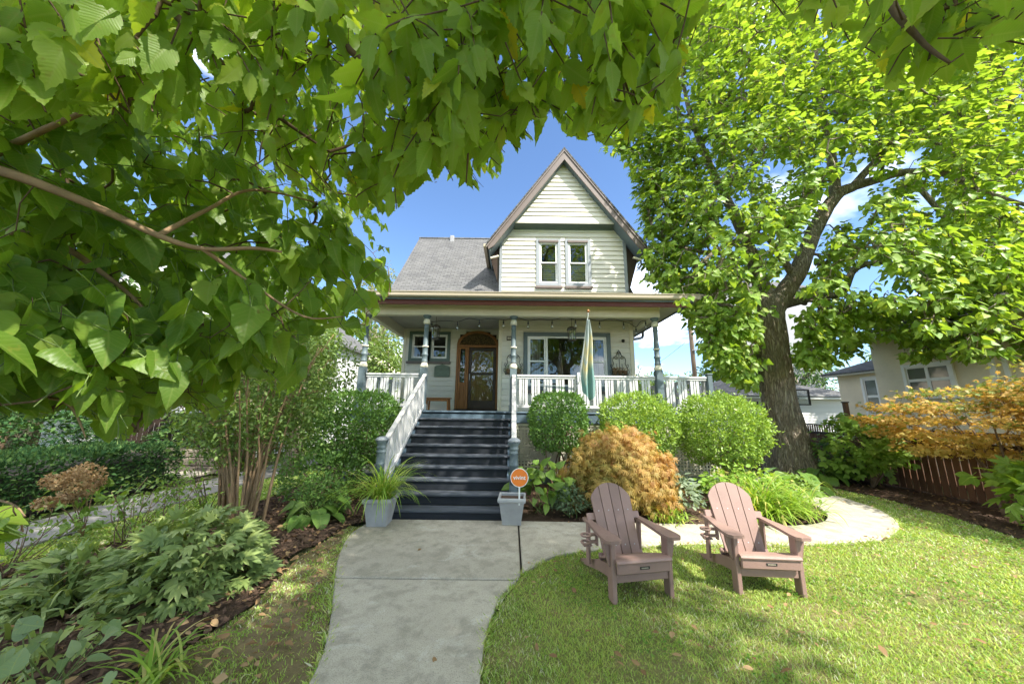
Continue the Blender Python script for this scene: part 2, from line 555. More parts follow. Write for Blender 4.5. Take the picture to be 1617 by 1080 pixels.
def grow(seeds, targets, r_tip, r_max, jit=0.06, sag=0.0):
    """join every target to the nearest wood by a bent twig; returns P0, P1, R0, R1"""
    nodes = [np.asarray(p, float) for p in seeds]; par = [-1] * len(nodes)
    T = np.asarray(targets, float)
    SA = np.array(nodes)
    d0 = np.array([np.min(np.linalg.norm(SA - t, axis=1)) for t in T])
    cap = len(nodes) + 3 * len(T) + 5
    arr = np.full((cap, 3), 1e6); arr[:len(nodes)] = SA; cnt = len(nodes)
    for i in np.argsort(d0):
        t = T[i]
        k = int(np.argmin(((arr[:cnt] - t) ** 2).sum(1)))
        a = arr[k]; L = np.linalg.norm(t - a)
        m1 = a + (t - a) * .35 + rng.normal(0, jit, 3) * L + np.array([0, 0, sag * L])
        m2 = a + (t - a) * .7 + rng.normal(0, jit, 3) * L + np.array([0, 0, sag * L])
        prev = k
        for q in (m1, m2, t):
            arr[cnt] = q; par.append(prev); prev = cnt; cnt += 1
    w = np.zeros(cnt)
    w[len(nodes):] += 1 / 3
    for i in range(cnt - 1, len(nodes) - 1, -1):
        w[par[i]] += w[i]
    r = np.minimum(r_tip * np.maximum(w, .5) ** .45, r_max)
    ids = np.arange(len(nodes), cnt); pr = np.array([par[i] for i in ids])
    return arr[pr], arr[ids], np.minimum(r[pr], r[ids] * 1.5), r[ids]
def jitter(n, s): return rng.normal(0, s, (n, 3))
# ------------------------------------------------------------------ the materials in use
paint('siding', (0.675, 0.64, 0.55), 0.5, .06, 1.3, .25, grain=(.6, 1, 3), bump=.12, bscale=40, objvar=.03)
paint('trim_blue', (0.115, 0.15, 0.162), 0.45, .12, 3, .25, (0.08, .09, .09), objvar=.05)
paint('trim_grey', (0.26, 0.28, 0.30), 0.5, .06, 3, .15)
paint('cream_trim', (0.68, 0.62, 0.48), 0.5, .06, 3, .15)
paint('mauve', (0.155, 0.122, 0.108), 0.5, .1, 2, .2)
paint('red_fascia', (0.135, 0.034, 0.024), 0.5, .1, 2, .15)
paint('soffit', (0.42, 0.39, 0.33), 0.6, .06, 2, .1)
paint('green_trim', (0.10, 0.14, 0.12), 0.5, .1, 3, .15)
paint('white_rail', (0.56, 0.555, 0.54), 0.55, .06, 4, .45, (.38, .37, .33), grain=(1, 1, .4), objvar=.05)
paint('hand_rail', (0.50, 0.48, 0.45), 0.6, .12, 5, .4)
paint('lattice', (0.58, 0.55, 0.43), 0.6, .1, 4, .35)
paint('white_frame', (0.80, 0.80, 0.78), 0.4, .03, 4, .08)
paint('gutter', (0.40, 0.34, 0.255), 0.4, .08, 2, .25, grain=(.3, 1, 1))
paint('downpipe', (0.20, 0.19, 0.18), 0.4, .1)
paint('stair_riser', (0.016, 0.0195, 0.0255), 0.75, .25, 4, .22, (.035, .038, .044), grain=(.35, 1, 2), bump=.3, bscale=30)
paint('stair_tread', (0.075, 0.084, 0.098), 0.85, .3, 5, .6, (.03, .035, .042), grain=(.3, 1.5, 1), bump=.3, bscale=30, spec=.12)
paint('porch_blue', (0.085, 0.125, 0.16), 0.5, .15, 4, .3)
paint('oak', (0.30, 0.13, 0.04), 0.4, .25, 6, .25, (.12, .05, .02), grain=(4, 4, .5), objvar=.08)
paint('door_brown', (0.045, 0.028, 0.022), 0.35, .2, 4, .1)
paint('black_iron', (0.03, 0.026, 0.024), 0.5, .2, 10, .2)
paint('bronze', (0.07, 0.055, 0.04), 0.4, .2, 8, .2)
paint('mailbox_green', (0.13, 0.17, 0.12), 0.5, .15, 9, .3)
paint('chair_brown', (0.26, 0.165, 0.135), 0.5, .10, 3, .35, (.19, .12, .10), grain=(1, 1, 1), bump=.25, bscale=90, objvar=.10)
paint('steel', (0.45, 0.45, 0.45), 0.35, .05, 5, .1)
paint('planter_grey', (0.35, 0.35, 0.345), 0.55, .14, 5, .35, (.42, .43, .43), bump=.2)
paint('sign_orange', (0.80, 0.21, 0.03), 0.4, .02, 3, .02)
paint('sign_white', (0.82, 0.82, 0.80), 0.5, .02, 3, .02)
def barkmat():
    t = NT('bark')
    p = t.pos((1, 1, .16)); q = t.pos()
    n1 = t.noise(17, 3, .55, p, .6); n2 = t.noise(48, 4, .65, p); n3 = t.noise(1.6, 4, .6, q)
    ridge = t.math('ABSOLUTE', t.math('SUBTRACT', n1, .5))
    c = t.ramp(ridge, [(0.0, (.16, .125, .095)), (.05, (.37, .305, .23)), (.16, (.58, .50, .40)), (.3, (.66, .58, .47))])
    c = t.mix(t.ramp(n2, [(.4, 0.0), (.7, .6)]), c, (.19, .155, .115))
    c = t.mix(t.ramp(n3, [(.45, 0.0), (.7, .4)]), c, (.26, .27, .19))
    h = t.math('ADD', t.math('MULTIPLY', t.ramp(ridge, [(0.0, 0.0), (.2, 1.0)]), 1.0), t.math('MULTIPLY', n2, .35))
    return t.done(t.bsdf(c, .92, t.bump(h, 1.0, .05), .1))
barkmat()
paint('twig_bark', (0.125, 0.085, 0.05), 0.8, .3, 12, .5, (.05, .035, .02), bump=.5, spec=.15)
paint('twig_tan', (0.30, 0.20, 0.115), 0.75, .25, 12, .5, (.12, .075, .04), bump=.5, spec=.15)
paint('shrub_stem', (0.17, 0.115, 0.075), 0.85, .3, 8, .5, (.07, .05, .035), bump=.5, spec=.1)
paint('cedar', (0.15, 0.072, 0.040), 0.7, .25, 3, .5, (.045, .02, .012), grain=(2, 2, .4), bump=.4, bscale=25, objvar=.18)
paint('dark_cap', (0.03, 0.018, 0.012), 0.6, .2, 3, .2)
paint('stucco', (0.74, 0.65, 0.49), 0.85, .07, 1.2, .2, (.35, .29, .2), bump=.8, bscale=22)
paint('white_siding', (0.72, 0.71, 0.69), 0.55, .04, 1, .12, grain=(.4, 1, 1))
paint('grey_wall', (0.31, 0.31, 0.32), 0.7, .05, 1, .12)
paint('pole_wood', (0.20, 0.145, 0.10), 0.8, .2, 2, .5, grain=(2, 2, .3))
paint('stone', (0.16, 0.135, 0.105), 0.85, .2, 2, .5, bump=.8, bscale=12, objvar=.2)
paint('wire', (0.02, 0.02, 0.02), 0.5)
paint('dry_flower', (0.40, 0.265, 0.125), 0.8, .25, 14, .3, bump=.3)
paint('pot_clay', (0.30, 0.19, 0.10), 0.7, .2, 8, .3)
paint('curtain', (0.35, 0.33, 0.29), 0.8, .1, 4, .1)
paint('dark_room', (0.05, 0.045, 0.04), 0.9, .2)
paint('blind', (0.75, 0.73, 0.68), 0.5, .04)
paint('mulch_chip', (0.11, 0.07, 0.048), 0.95, .4, 9, .5, (.02, .014, .01), bump=.6, spec=.1, objvar=.2)

def shingles():
    t = NT('shingles')
    p = t.pos((1, 1, 1))
    br = t.n('TexBrick', Scale=1.0)
    br.offset = 0.5
    for k, v in (('Mortar Size', .012), ('Mortar Smooth', .2), ('Brick Width', .22), ('Row Height', .11)): br.inputs[k].default_value = v
    sp = t.n('SeparateXYZ'); t.l(p, sp.inputs[0])
    cb = t.n('CombineXYZ'); t.l(sp.outputs['X'], cb.inputs['X'])
    t.l(t.math('ADD', sp.outputs['Z'], t.math('MULTIPLY', sp.outputs['Y'], .55)), cb.inputs['Y'])
    t.l(cb.outputs[0], br.inputs['Vector'])
    br.inputs['Color1'].default_value = (.095, .095, .097, 1)
    br.inputs['Color2'].default_value = (.15, .15, .15, 1)
    br.inputs['Mortar'].default_value = (.045, .045, .045, 1)
    n = t.noise(2.2, 5, .65, p)
    c = t.mix(t.ramp(n, [(.35, 0.0), (.7, .5)]), br.outputs['Color'], (.165, .162, .155))
    g = t.noise(160, 2, .6, p)
    c = t.mix(t.ramp(g, [(.4, .0), (.75, .5)]), c, (.06, .06, .06))
    return t.done(t.bsdf(c, .9, t.bump(t.math('ADD', br.outputs['Fac'], g), .5, .01), .2))
shingles()

def concrete():
    t = NT('concrete')
    p = t.pos()
    n1 = t.noise(1.1, 6, .6, p); n2 = t.noise(4.5, 6, .7, p); n3 = t.noise(120, 3, .6, p)
    c = t.mix(t.ramp(n1, [(.32, 0.0), (.68, 1.0)]), (.355, .32, .25), (.45, .41, .325))
    c = t.mix(t.ramp(n2, [(.46, 0.0), (.62, .8)]), c, (.28, .255, .195))          # damp, lichen-dark stains
    n4 = t.noise(2.2, 7, .72, p, .8)
    c = t.mix(t.ramp(n4, [(.56, 0.0), (.63, .55)]), c, (.50, .47, .40))              # pale worn flakes
    c = t.mix(t.ramp(n3, [(.32, .6), (.5, 0.0)]), c, (.13, .125, .11))
    n5 = t.noise(9, 7, .75, p, .5)
    c = t.mix(t.ramp(n5, [(.54, 0.0), (.62, .45)]), c, (.22, .205, .165))
    n6 = t.noise(300, 2, .6, p)
    c = t.mix(t.ramp(n6, [(.55, 0.0), (.7, .45)]), c, (.55, .52, .45))
    oi = t.n('ObjectInfo'); hs = t.n('HueSaturation'); t.l(c, hs.inputs['Color'])
    t.l(t.math('MULTIPLY_ADD', oi.outputs['Random'], .16, .92), hs.inputs['Value'])
    return t.done(t.bsdf(hs.outputs[0], .85, t.bump(t.math('ADD', n3, t.math('MULTIPLY', n2, 1.5)), .35, .006), .25))
concrete()

def soil(name, a, b, c3):
    t = NT(name)
    p = t.pos()
    n1 = t.noise(1.7, 6, .65, p); n2 = t.noise(18, 6, .75, p); n3 = t.noise(70, 3, .6, p)
    c = t.mix(t.ramp(n1, [(.4, 0.0), (.62, 1.0)]), a, b)
    c = t.mix(t.ramp(n2, [(.5, 0.0), (.7, .8)]), c, c3)
    return t.done(t.bsdf(c, .95, t.bump(t.math('ADD', n2, n3), .9, .03), .15))
soil('mulch', (.085, .055, .037), (.12, .08, .056), (.045, .03, .02))
soil('lawn_soil', (.16, .19, .05), (.27, .23, .10), (.12, .11, .05))
soil('worn_lawn', (.20, .165, .075), (.28, .21, .12), (.12, .10, .05))
soil('far_ground', (.07, .095, .03), (.11, .10, .05), (.05, .06, .02))
soil('joint_dirt', (.022, .02, .016), (.04, .034, .026), (.02, .018, .014))
paint('asphalt', (.21, .20, .185), .85, .15, 1.5, .4, (.12, .115, .1), bump=.6, bscale=50)

def glass(name, tint, mirror=0.35):
    t = NT(name)
    lw = t.n('LayerWeight', Blend=.25)
    f = t.math('MULTIPLY_ADD', lw.outputs['Fresnel'], .9, mirror)
    tr = t.n('BsdfTransparent'); tr.inputs['Color'].default_value = (*tint, 1)
    gl = t.n('BsdfGlossy', Roughness=.015); gl.inputs['Color'].default_value = (.9, .93, .95, 1)
    n = t.noise(2.5, 2, .5, t.pos())
    t.l(t.bump(n, .04, .05), gl.inputs['Normal'])
    ms = t.n('MixShader'); t.l(f, ms.inputs[0]); t.l(tr.outputs[0], ms.inputs[1]); t.l(gl.outputs[0], ms.inputs[2])
    return t.done(ms.outputs[0])
glass('glass', (.80, .84, .84), .07)
glass('bulb_glass', (.9, .9, .88), .15)
def amber():
    t = NT('amber_glass')
    n = t.noise(26, 3, .6, t.pos())
    c = t.ramp(n, [(.35, (.03, .022, .008)), (.55, (.09, .06, .018)), (.72, (.26, .17, .05))])
    return t.done(t.bsdf(c, .12, t.bump(n, .2, .01), .5))
amber()

def flagmat():
    t = NT('flag_cloth')
    uv = t.n('Attribute', attribute_name='uvv')
    sp = t.n('SeparateXYZ'); t.l(uv.outputs['Vector'], sp.inputs[0])
    n = t.noise(3.2, 3, .5, t.pos((1.3, 1.3, .8)))
    v = t.math('ADD', sp.outputs['Y'], t.math('MULTIPLY_ADD', n, .34, -.17))
    c = t.ramp(v, [(0.0, (.22, .36, .34)), (.24, (.18, .33, .31)), (.345, (.58, .58, .40)), (.42, (.70, .58, .26)), (.50, (.45, .54, .51)), (.56, (.68, .66, .48)), (.66, (.66, .58, .30)), (.76, (.55, .61, .57)), (1.0, (.48, .56, .54))])
    b = t.bsdf(c, .8, None, .2)
    tr = t.n('BsdfTranslucent'); t.l(c, tr.inputs['Color'])
    ms = t.n('MixShader'); ms.inputs[0].default_value = .3
    t.l(b, ms.inputs[1]); t.l(tr.outputs[0], ms.inputs[2])
    return t.done(ms.outputs[0])
flagmat()

leafmat('elm_leaf', [(0, (0.189, 0.310, 0.040)), (.4, (0.239, 0.378, 0.049)), (.8, (0.289, 0.424, 0.062)), (.965, (0.350, 0.458, 0.069)), (.985, (0.600, 0.600, 0.046)), (1, (0.600, 0.458, 0.046))], .58, (1.6, 1.5, .5), .42, 15)
leafmat('heart_leaf', [(0, (0.133, 0.243, 0.031)), (.5, (0.178, 0.305, 0.042)), (.93, (0.234, 0.356, 0.051)), (1, (0.300, 0.401, 0.069))], .56, (1.6, 1.5, .5), .38, 8)
leafmat('catalpa_leaf', [(0, (0.169, 0.300, 0.041)), (.5, (0.240, 0.380, 0.062)), (.9, (0.311, 0.443, 0.091)), (1, (0.381, 0.472, 0.103))], .45, (1.4, 1.25, .45), .42)
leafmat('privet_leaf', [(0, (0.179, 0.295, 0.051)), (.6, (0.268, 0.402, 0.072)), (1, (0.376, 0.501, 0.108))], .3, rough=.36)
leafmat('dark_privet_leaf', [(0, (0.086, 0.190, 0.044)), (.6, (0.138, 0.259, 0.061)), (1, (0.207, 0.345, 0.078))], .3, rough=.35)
leafmat('lilac_leaf', [(0, (0.130, 0.212, 0.055)), (.6, (0.185, 0.286, 0.074)), (1, (0.277, 0.370, 0.111))], .35, rough=.5)
leafmat('orange_maple_leaf', [(0, (.20, .21, .05)), (.35, (.36, .28, .075)), (.7, (.47, .31, .10)), (1, (.44, .22, .10))], .4, (1.3, 1.1, .6), .5)
leafmat('red_maple_leaf', [(0, (0.135, 0.228, 0.040)), (.3, (0.296, 0.298, 0.058)), (.6, (0.542, 0.370, 0.087)), (1, (0.542, 0.355, 0.097))], .45, (1.3, 1.1, .6), .5)
leafmat('peony_leaf', [(0, (0.145, 0.214, 0.066)), (.6, (0.225, 0.305, 0.093)), (1, (0.342, 0.408, 0.140))], .3, rough=.45)
leafmat('pale_leaf', [(0, (.15, .23, .10)), (.6, (.21, .30, .14)), (1, (.30, .38, .20))], .35, rough=.55, veins=7)
leafmat('hosta_leaf', [(0, (0.105, 0.217, 0.042)), (.6, (0.154, 0.280, 0.056)), (1, (0.224, 0.350, 0.098))], .35, rough=.4, veins=9)
leafmat('hydrangea_leaf', [(0, (0.091, 0.182, 0.026)), (.6, (0.143, 0.260, 0.036)), (1, (0.208, 0.325, 0.052))], .4, rough=.45, veins=9)
leafmat('strap_leaf', [(0, (0.149, 0.284, 0.030)), (.6, (0.254, 0.404, 0.053)), (.9, (0.359, 0.463, 0.090)), (1, (0.508, 0.434, 0.164))], .4, rough=.45)
leafmat('sage_leaf', [(0, (0.144, 0.204, 0.120)), (1, (0.288, 0.348, 0.228))], .3, rough=.6)
leafmat('lavender_leaf', [(0, (0.070, 0.119, 0.056)), (1, (0.140, 0.196, 0.105))], .25, rough=.6)
leafmat('yew_leaf', [(0, (0.025, 0.066, 0.025)), (.6, (0.046, 0.104, 0.034)), (1, (0.104, 0.177, 0.052))], .2, rough=.85, spec=.08)
leafmat('far_leaf', [(0, (0.078, 0.143, 0.033)), (.6, (0.130, 0.208, 0.046)), (1, (0.195, 0.260, 0.065))], .35, rough=.6)
leafmat('far_dark_leaf', [(0, (0.038, 0.083, 0.029)), (.6, (0.066, 0.135, 0.038)), (1, (0.114, 0.198, 0.052))], .3, rough=.6)
leafmat('silver_leaf', [(0, (.16, .19, .12)), (1, (.30, .32, .22))], .35, rough=.6)
leafmat('grass_blade', [(0, (0.250, 0.405, 0.081)), (.4, (0.354, 0.504, 0.112)), (.7, (0.503, 0.553, 0.181)), (.86, (0.600, 0.600, 0.299)), (1, (0.600, 0.600, 0.524))], .4, (1.3, 1.2, .5), .5)
leafmat('clover_leaf', [(0, (0.084, 0.203, 0.025)), (1, (0.168, 0.308, 0.042))], .35, rough=.5)
leafmat('dead_leaf', [(0, (.20, .115, .05)), (.5, (.30, .185, .085)), (1, (.42, .28, .14))], .2, (1.1, 1, .8), .7)
leafmat('pod', [(0, (.13, .17, .05)), (.7, (.22, .22, .09)), (1, (.24, .15, .08))], .1, rough=.6)

# ------------------------------------------------------------------ ground, lawn, beds, walk, drive
ground = struct('ground', [(-150, -60, -.03), (150, -60, -.03), (150, 400, -.03), (-150, 400, -.03)], [(0, 1, 2, 3)], 'far_ground')
WALK_L = [(-1.15, -2), (-1.18, 1.5), (-1.25, 2.49), (-1.43, 3.05), (-1.76, 3.76), (-1.99, 4.3), (-2.15, 4.85), (-2.15, 5.2), (-2.1, 5.5)]
WALK_R = [(-.16, -2), (-.17, 1.6), (-.18, 2.51), (-.17, 3.0), (-.07, 3.48), (.11, 3.86)]
ARM_F = [(.11, 3.86), (.49, 4.32), (.98, 4.51), (1.57, 4.65), (2.44, 4.75), (3.25, 4.76), (4.13, 4.82), (4.96, 4.96), (5.69, 5.31), (6.3, 5.9), (6.68, 6.6), (6.78, 7.6), (6.8, 9.2)]
ARM_B = [(6.0, 9.2), (5.95, 8.0), (5.75, 7.0), (5.45, 6.2), (4.9, 5.68), (4.2, 5.5), (3.3, 5.5), (2.5, 5.52), (.14, 5.55)]
wl_, wr_ = smooth_poly(WALK_L, 5), smooth_poly(WALK_R, 5)
af_, ab_ = smooth_poly(ARM_F, 5), smooth_poly(ARM_B, 5)
WALK = [tuple(p) for p in np.vstack([wl_, [(-2.1, 5.56), (.13, 5.56)], ab_[::-1], af_[::-1], wr_[::-1]])]
LAWN_R = [(-.3, -2), (-.2, 3.0), (.2, 4.1), (1, 4.7), (5, 5.1), (6.1, 6.2), (6.3, 9.5), (7.2, 12), (7.25, 9), (7.65, 7.5), (7.55, 6.2), (7.15, 5.0), (6.9, 3.6), (7.0, -2)]
LAWN_L = [(-1.2, -2), (-1.2, 2.4), (-1.5, 3.2), (-1.85, 4), (-2.1, 5.0), (-2.05, 5.4), (-2.36, 5.3), (-2.46, 4.3), (-2.24, 3.3), (-2.36, 2.6), (-2.3, -2)]
LAWN_W = [(-5.85, 3.5), (-4.9, 4.6), (-4.55, 5.6), (-4.75, 9.5), (-5.8, 9.5)]
struct('lawn', *sheet(LAWN_R, 0.0), 'lawn_soil')
struct('lawn', *sheet(LAWN_L, 0.0), 'worn_lawn')
struct('lawn', *sheet(LAWN_W, 0.0), 'lawn_soil')
def bumpy(poly, z, step, amp):
    xs = np.array(poly)
    x0, y0 = xs.min(0); x1, y1 = xs.max(0)
    nx, ny = int((x1 - x0) / step) + 2, int((y1 - y0) / step) + 2
    X, Y = np.meshgrid(np.linspace(x0, x1, nx), np.linspace(y0, y1, ny))
    ins = in_poly(X.ravel(), Y.ravel(), poly)
    Z = np.array([z + amp * (mnoise.noise((x * 2.3, y * 2.3, 0)) + .5 * mnoise.noise((x * 7, y * 7, 3))) for x, y in zip(X.ravel(), Y.ravel())])
    V = np.stack([X.ravel(), Y.ravel(), Z], 1)
    F = [(j * nx + i, j * nx + i + 1, (j + 1) * nx + i + 1, (j + 1) * nx + i) for j in range(ny - 1) for i in range(nx - 1)
         if ins[j * nx + i] and ins[j * nx + i + 1] and ins[(j + 1) * nx + i] and ins[(j + 1) * nx + i + 1]]
    return V, F
BED_L = [(-2.0, 5.6), (-2.3, 5.4), (-2.5, 4.3), (-2.22, 3.3), (-2.33, 2.6), (-2.25, -1), (-6.1, -1), (-5.75, 3.7), (-4.85, 4.7), (-4.5, 5.6), (-4.7, 9.0), (-2.0, 9.0)]
BED_R = [(.1, 5.5), (3.9, 5.45), (5.0, 5.7), (5.6, 6.4), (5.9, 7.2), (5.95, 9.0), (.1, 9.0)]
BED_F = [(9.4, -1), (6.95, -1), (6.85, 3.6), (7.1, 5.0), (7.5, 6.2), (7.6, 7.5), (7.2, 9), (7.1, 13), (9.4, 13)]
for i_, b_ in enumerate((BED_L, BED_R, BED_F)):
    struct('garden_bed', *bumpy(b_, .012 + .002 * i_, .09, .022), 'mulch', None, True)
# concrete walk: three slabs on a dirt bed
walk = struct('front_walk', *sheet(WALK, 0.006), 'joint_dirt')
def slab(poly, z0, z1, c=.012):
    P = [np.array(poly[0], float)]
    for q in poly[1:]:
        if np.hypot(*(np.array(q) - P[-1])) > .045 and np.hypot(*(np.array(q) - P[0])) > .03: P.append(np.array(q, float))
    P = np.array(P); n = len(P)
    nxt, prv = np.roll(P, -1, 0), np.roll(P, 1, 0)
    tn = unit(nxt - prv); nr = np.stack([tn[:, 1], -tn[:, 0]], 1)
    area = .5 * np.sum(P[:, 0] * nxt[:, 1] - nxt[:, 0] * P[:, 1])
    if area > 0: nr = -nr
    Q = P + nr * c
    V = [(x, y, z0) for x, y in P] + [(x, y, z1 - c) for x, y in P] + [(x, y, z1) for x, y in Q]
    F = [tuple(range(2 * n, 3 * n)) if area > 0 else tuple(range(3 * n - 1, 2 * n - 1, -1))]
    F += [(i, (i + 1) % n, n + (i + 1) % n, n + i) for i in range(n)] + [(n + i, n + (i + 1) % n, 2 * n + (i + 1) % n, 2 * n + i) for i in range(n)]
    return V, F
lo = [tuple(p) for p in wl_ if p[1] < 3.755]; hi = [tuple(p) for p in wl_ if p[1] > 3.775]
lor = [tuple(p) for p in wr_ if p[1] < 3.745]
obj('slab', *slab([(-1.755, 3.752), *lo[::-1], *lor, (.07, 3.75)][::-1], 0.0, .035), 'concrete', walk)
obj('slab', *slab([(-1.765, 3.772), *hi, (-2.1, 5.56), (.118, 5.56), (.118, 3.88), (.085, 3.772)], 0.0, .037), 'concrete', walk)
armA = [tuple(p) for p in af_]; armB = [tuple(p) for p in ab_]
kA = int(np.argmin(np.abs(af_[:, 0] - 3.35) + (af_[:, 1] > 6) * 9)); kB = int(np.argmin(np.abs(ab_[:, 0] - 3.3) + (ab_[:, 1] > 6) * 9))
obj('slab', *slab([(.14, 3.92), *armA[1:kA + 1], *armB[kB:]], 0.0, .036), 'concrete', walk)
obj('slab', *slab([(armA[kA][0] + .02, armA[kA][1]), *armA[kA + 1:], *armB[:kB], (armB[kB][0] + .03, armB[kB][1])], 0.0, .034), 'concrete', walk)
# neighbour's drive on the left
drv = struct('side_walk', [(-7.0, -3, .004), (-5.83, -3, .004), (-5.83, 14, .004), (-7.0, 14, .004)], [(0, 1, 2, 3)], 'joint_dirt')
for y0 in np.arange(-2, 13, 1.45):
    obj('slab', *slab([(-6.96, y0), (-5.86, y0), (-5.86, y0 + 1.43), (-6.96, y0 + 1.43)], 0.0, .03 + .006 * random.random()), 'asphalt', drv)

# grass blades
def blades(name, poly, n, zfun, hmin, hmax, wmul=1.0, dens=None):
    P = np.array(poly); x0, y0 = P.min(0); x1, y1 = P.max(0)
    X = rng.uniform(x0, x1, n * 3); Y = rng.uniform(y0, y1, n * 3)
    ok = in_poly(X, Y, poly)
    W = in_poly(X, Y, WALK); ok &= ~W
    px, py, z = project(np.stack([X, Y, X * 0], 1))
    ok &= (z > .3) & (px > -60) & (px < 1680) & (py < 1130)
    d = np.hypot(X, Y)
    ok &= rng.random(len(X)) < np.clip((2.9 / d) ** 1.25, .12, 1)          # denser where blades can be told apart
    if dens is not None: ok &= rng.random(len(X)) < dens(X, Y)
    X, Y, d = X[ok][:n], Y[ok][:n], d[ok][:n]
    m = len(X)
    h = .85 * rng.uniform(hmin, hmax, m) * (0.7 + .6 * np.array([mnoise.noise((x * 1.6, y * 1.6, 5)) * .5 + .5 for x, y in zip(X, Y)]))
    w = .0035 * wmul * np.clip(d / 2.8, 1, 3.2)
    a = rng.uniform(0, 2 * PI, m); lean = rng.uniform(.3, 1.5, m)
    wx, wy = np.cos(a) * w, np.sin(a) * w
    b = rng.uniform(0, 2 * PI, m)
    lx, ly = np.cos(b) * lean * h, np.sin(b) * lean * h
    B = np.stack([X, Y, np.full(m, -.005)], 1)
    V = np.stack([B + np.stack([-wx, -wy, 0 * w], 1), B + np.stack([wx, wy, 0 * w], 1),
                  B + np.stack([wx * .8 + lx * .4, wy * .8 + ly * .4, h * .62], 1), B + np.stack([-wx * .8 + lx * .4, -wy * .8 + ly * .4, h * .62], 1),
                  B + np.stack([lx, ly, h], 1)], 1).reshape(-1, 3)
    k = (np.arange(m) * 5)[:, None]
    T = np.concatenate([k + [0, 1, 2], k + [0, 2, 3], k + [3, 2, 4]])
    patch = np.array([mnoise.noise((x * .9, y * .9, 9)) * .36 + mnoise.noise((x * 3.1, y * 3.1, 2)) * .26 for x, y in zip(X, Y)])
    r = np.clip(rng.random(m) * .8 + patch + .27, 0, .999)
    o = obj(name, V, T, 'grass_blade', None, True, np.repeat(r, 5))
    return tag(o, None, None, None, 'stuff')
MUD = [(4.05, 3.45), (4.35, 3.35)]
def lawn_dens(X, Y):
    d = np.ones(len(X))
    d *= 1 - .93 * np.exp(-(((X - 3.85) / .28) ** 2 + ((Y - 3.55) / .13) ** 2))
    d *= 1 - .45 * (np.array([mnoise.noise((x * 1.3, y * 1.3, 31)) for x, y in zip(X, Y)]) > .28)
    return d
g_ = blades('grass', LAWN_R, 300000, None, .020, .044, .72, lawn_dens); tag(g_, 'short sunlit and shaded lawn grass right of the walk', 'grass')
g_ = blades('grass', LAWN_L, 24000, None, .015, .045, 1.0, lambda X, Y: .16 + .55 * (np.array([mnoise.noise((x * 2, y * 2, 1)) for x, y in zip(X, Y)]) > -.02)); tag(g_, 'thin worn grass strip between the mulch bed and the walk', 'grass')
g_ = blades('grass', LAWN_W, 26000, None, .02, .05, 1.5); tag(g_, 'grass patch between the side walk and the stemmy shrub', 'grass')
# ragged grass leaning over the walk edges
E_ = np.concatenate([wl_[(wl_[:, 1] > 1.5) & (wl_[:, 1] < 5.2)], wr_[wr_[:, 1] > 1.5], af_[1:60]])
sg0, sg1 = [], []
for pl in (wl_[(wl_[:, 1] > 1.5) & (wl_[:, 1] < 5.1)], wr_[wr_[:, 1] > 1.5], af_[af_[:, 1] < 7]):
    for a_, b_ in zip(pl, pl[1:]): sg0.append(a_); sg1.append(b_)
sg0, sg1 = np.array(sg0), np.array(sg1); ln_ = np.linalg.norm(sg1 - sg0, axis=1); n = 5200
ii = rng.choice(len(sg0), n, p=ln_ / ln_.sum()); tt = rng.random((n, 1)); Q = sg0[ii] + (sg1[ii] - sg0[ii]) * tt + rng.normal(0, .022, (n, 2))
clump = np.array([mnoise.noise((q[0] * 5, q[1] * 5, 3)) for q in Q]); Q = Q[clump > -.12]; n = len(Q)
aa = rng.uniform(0, 2 * PI, n)
tag(foliage(None, 'grass_blade', ['needle'], np.column_stack([Q, np.full(n, .004)]), np.stack([np.cos(aa) * .7, np.sin(aa) * .7, rng.uniform(.3, 1, n)], 1), jitter(n, 1), rng.uniform(.04, .085, n), rnd=np.clip(rng.random(n) * .95, 0, .99), stuff='edge_grass'), 'uneven grass tufts creeping over the edges of the walk', 'grass')
# clover and broad weeds in the near right lawn
n = 5200
X = rng.uniform(.5, 7, n * 6); Y = rng.uniform(1.6, 5.3, n * 6)
f_ = np.array([mnoise.noise((x * .8, y * .8, 21)) + .5 * mnoise.noise((x * 2.6, y * 2.6, 4)) for x, y in zip(X, Y)])
ok = in_poly(X, Y, LAWN_R) & ~in_poly(X, Y, WALK) & (f_ > .12); X, Y = X[ok][:n], Y[ok][:n]
n = len(X)
tag(foliage(None, 'clover_leaf', ['small', 'tiny'], np.stack([X, Y, rng.uniform(.012, .04, n)], 1), np.stack([rng.normal(0, 1, n), rng.normal(0, 1, n), rng.uniform(-.1, .5, n)], 1), np.array([[0, 0, 1.0]]) + jitter(n, .3), rng.uniform(.018, .036, n), stuff='clover'), 'clover and broad weed leaves mixed into the lawn', 'weeds')
# mulch chips
def chips(poly, n, name_label, yr=None):
    P = np.array(poly); x0, y0 = P.min(0); x1, y1 = P.max(0)
    X = rng.uniform(x0, x1, n * 2); Y = rng.uniform(max(y0, 1.2), y1, n * 2)
    ok = in_poly(X, Y, poly); X, Y = X[ok][:n], Y[ok][:n]; m = len(X)
    a = rng.uniform(0, PI, m); L = rng.uniform(.012, .04, m); W = rng.uniform(.005, .012, m)
    dx = np.stack([np.cos(a) * L, np.sin(a) * L, rng.normal(0, .3, m) * L], 1); dy = np.stack([-np.sin(a) * W, np.cos(a) * W, rng.normal(0, .5, m) * W], 1)
    B = np.stack([X, Y, rng.uniform(.02, .045, m)], 1)
    V = np.stack([B - dx - dy, B + dx - dy * .6, B + dx * .9 + dy, B - dx * .8 + dy], 1).reshape(-1, 3)
    F = (np.arange(m) * 4)[:, None] + np.arange(4)
    return tag(obj('mulch_chips', V, F, 'mulch_chip'), name_label, 'mulch', None, 'stuff')
chips(BED_L, 9000, 'dark shredded bark mulch in the left bed')
chips(BED_R, 3000, 'dark shredded bark mulch below the porch')
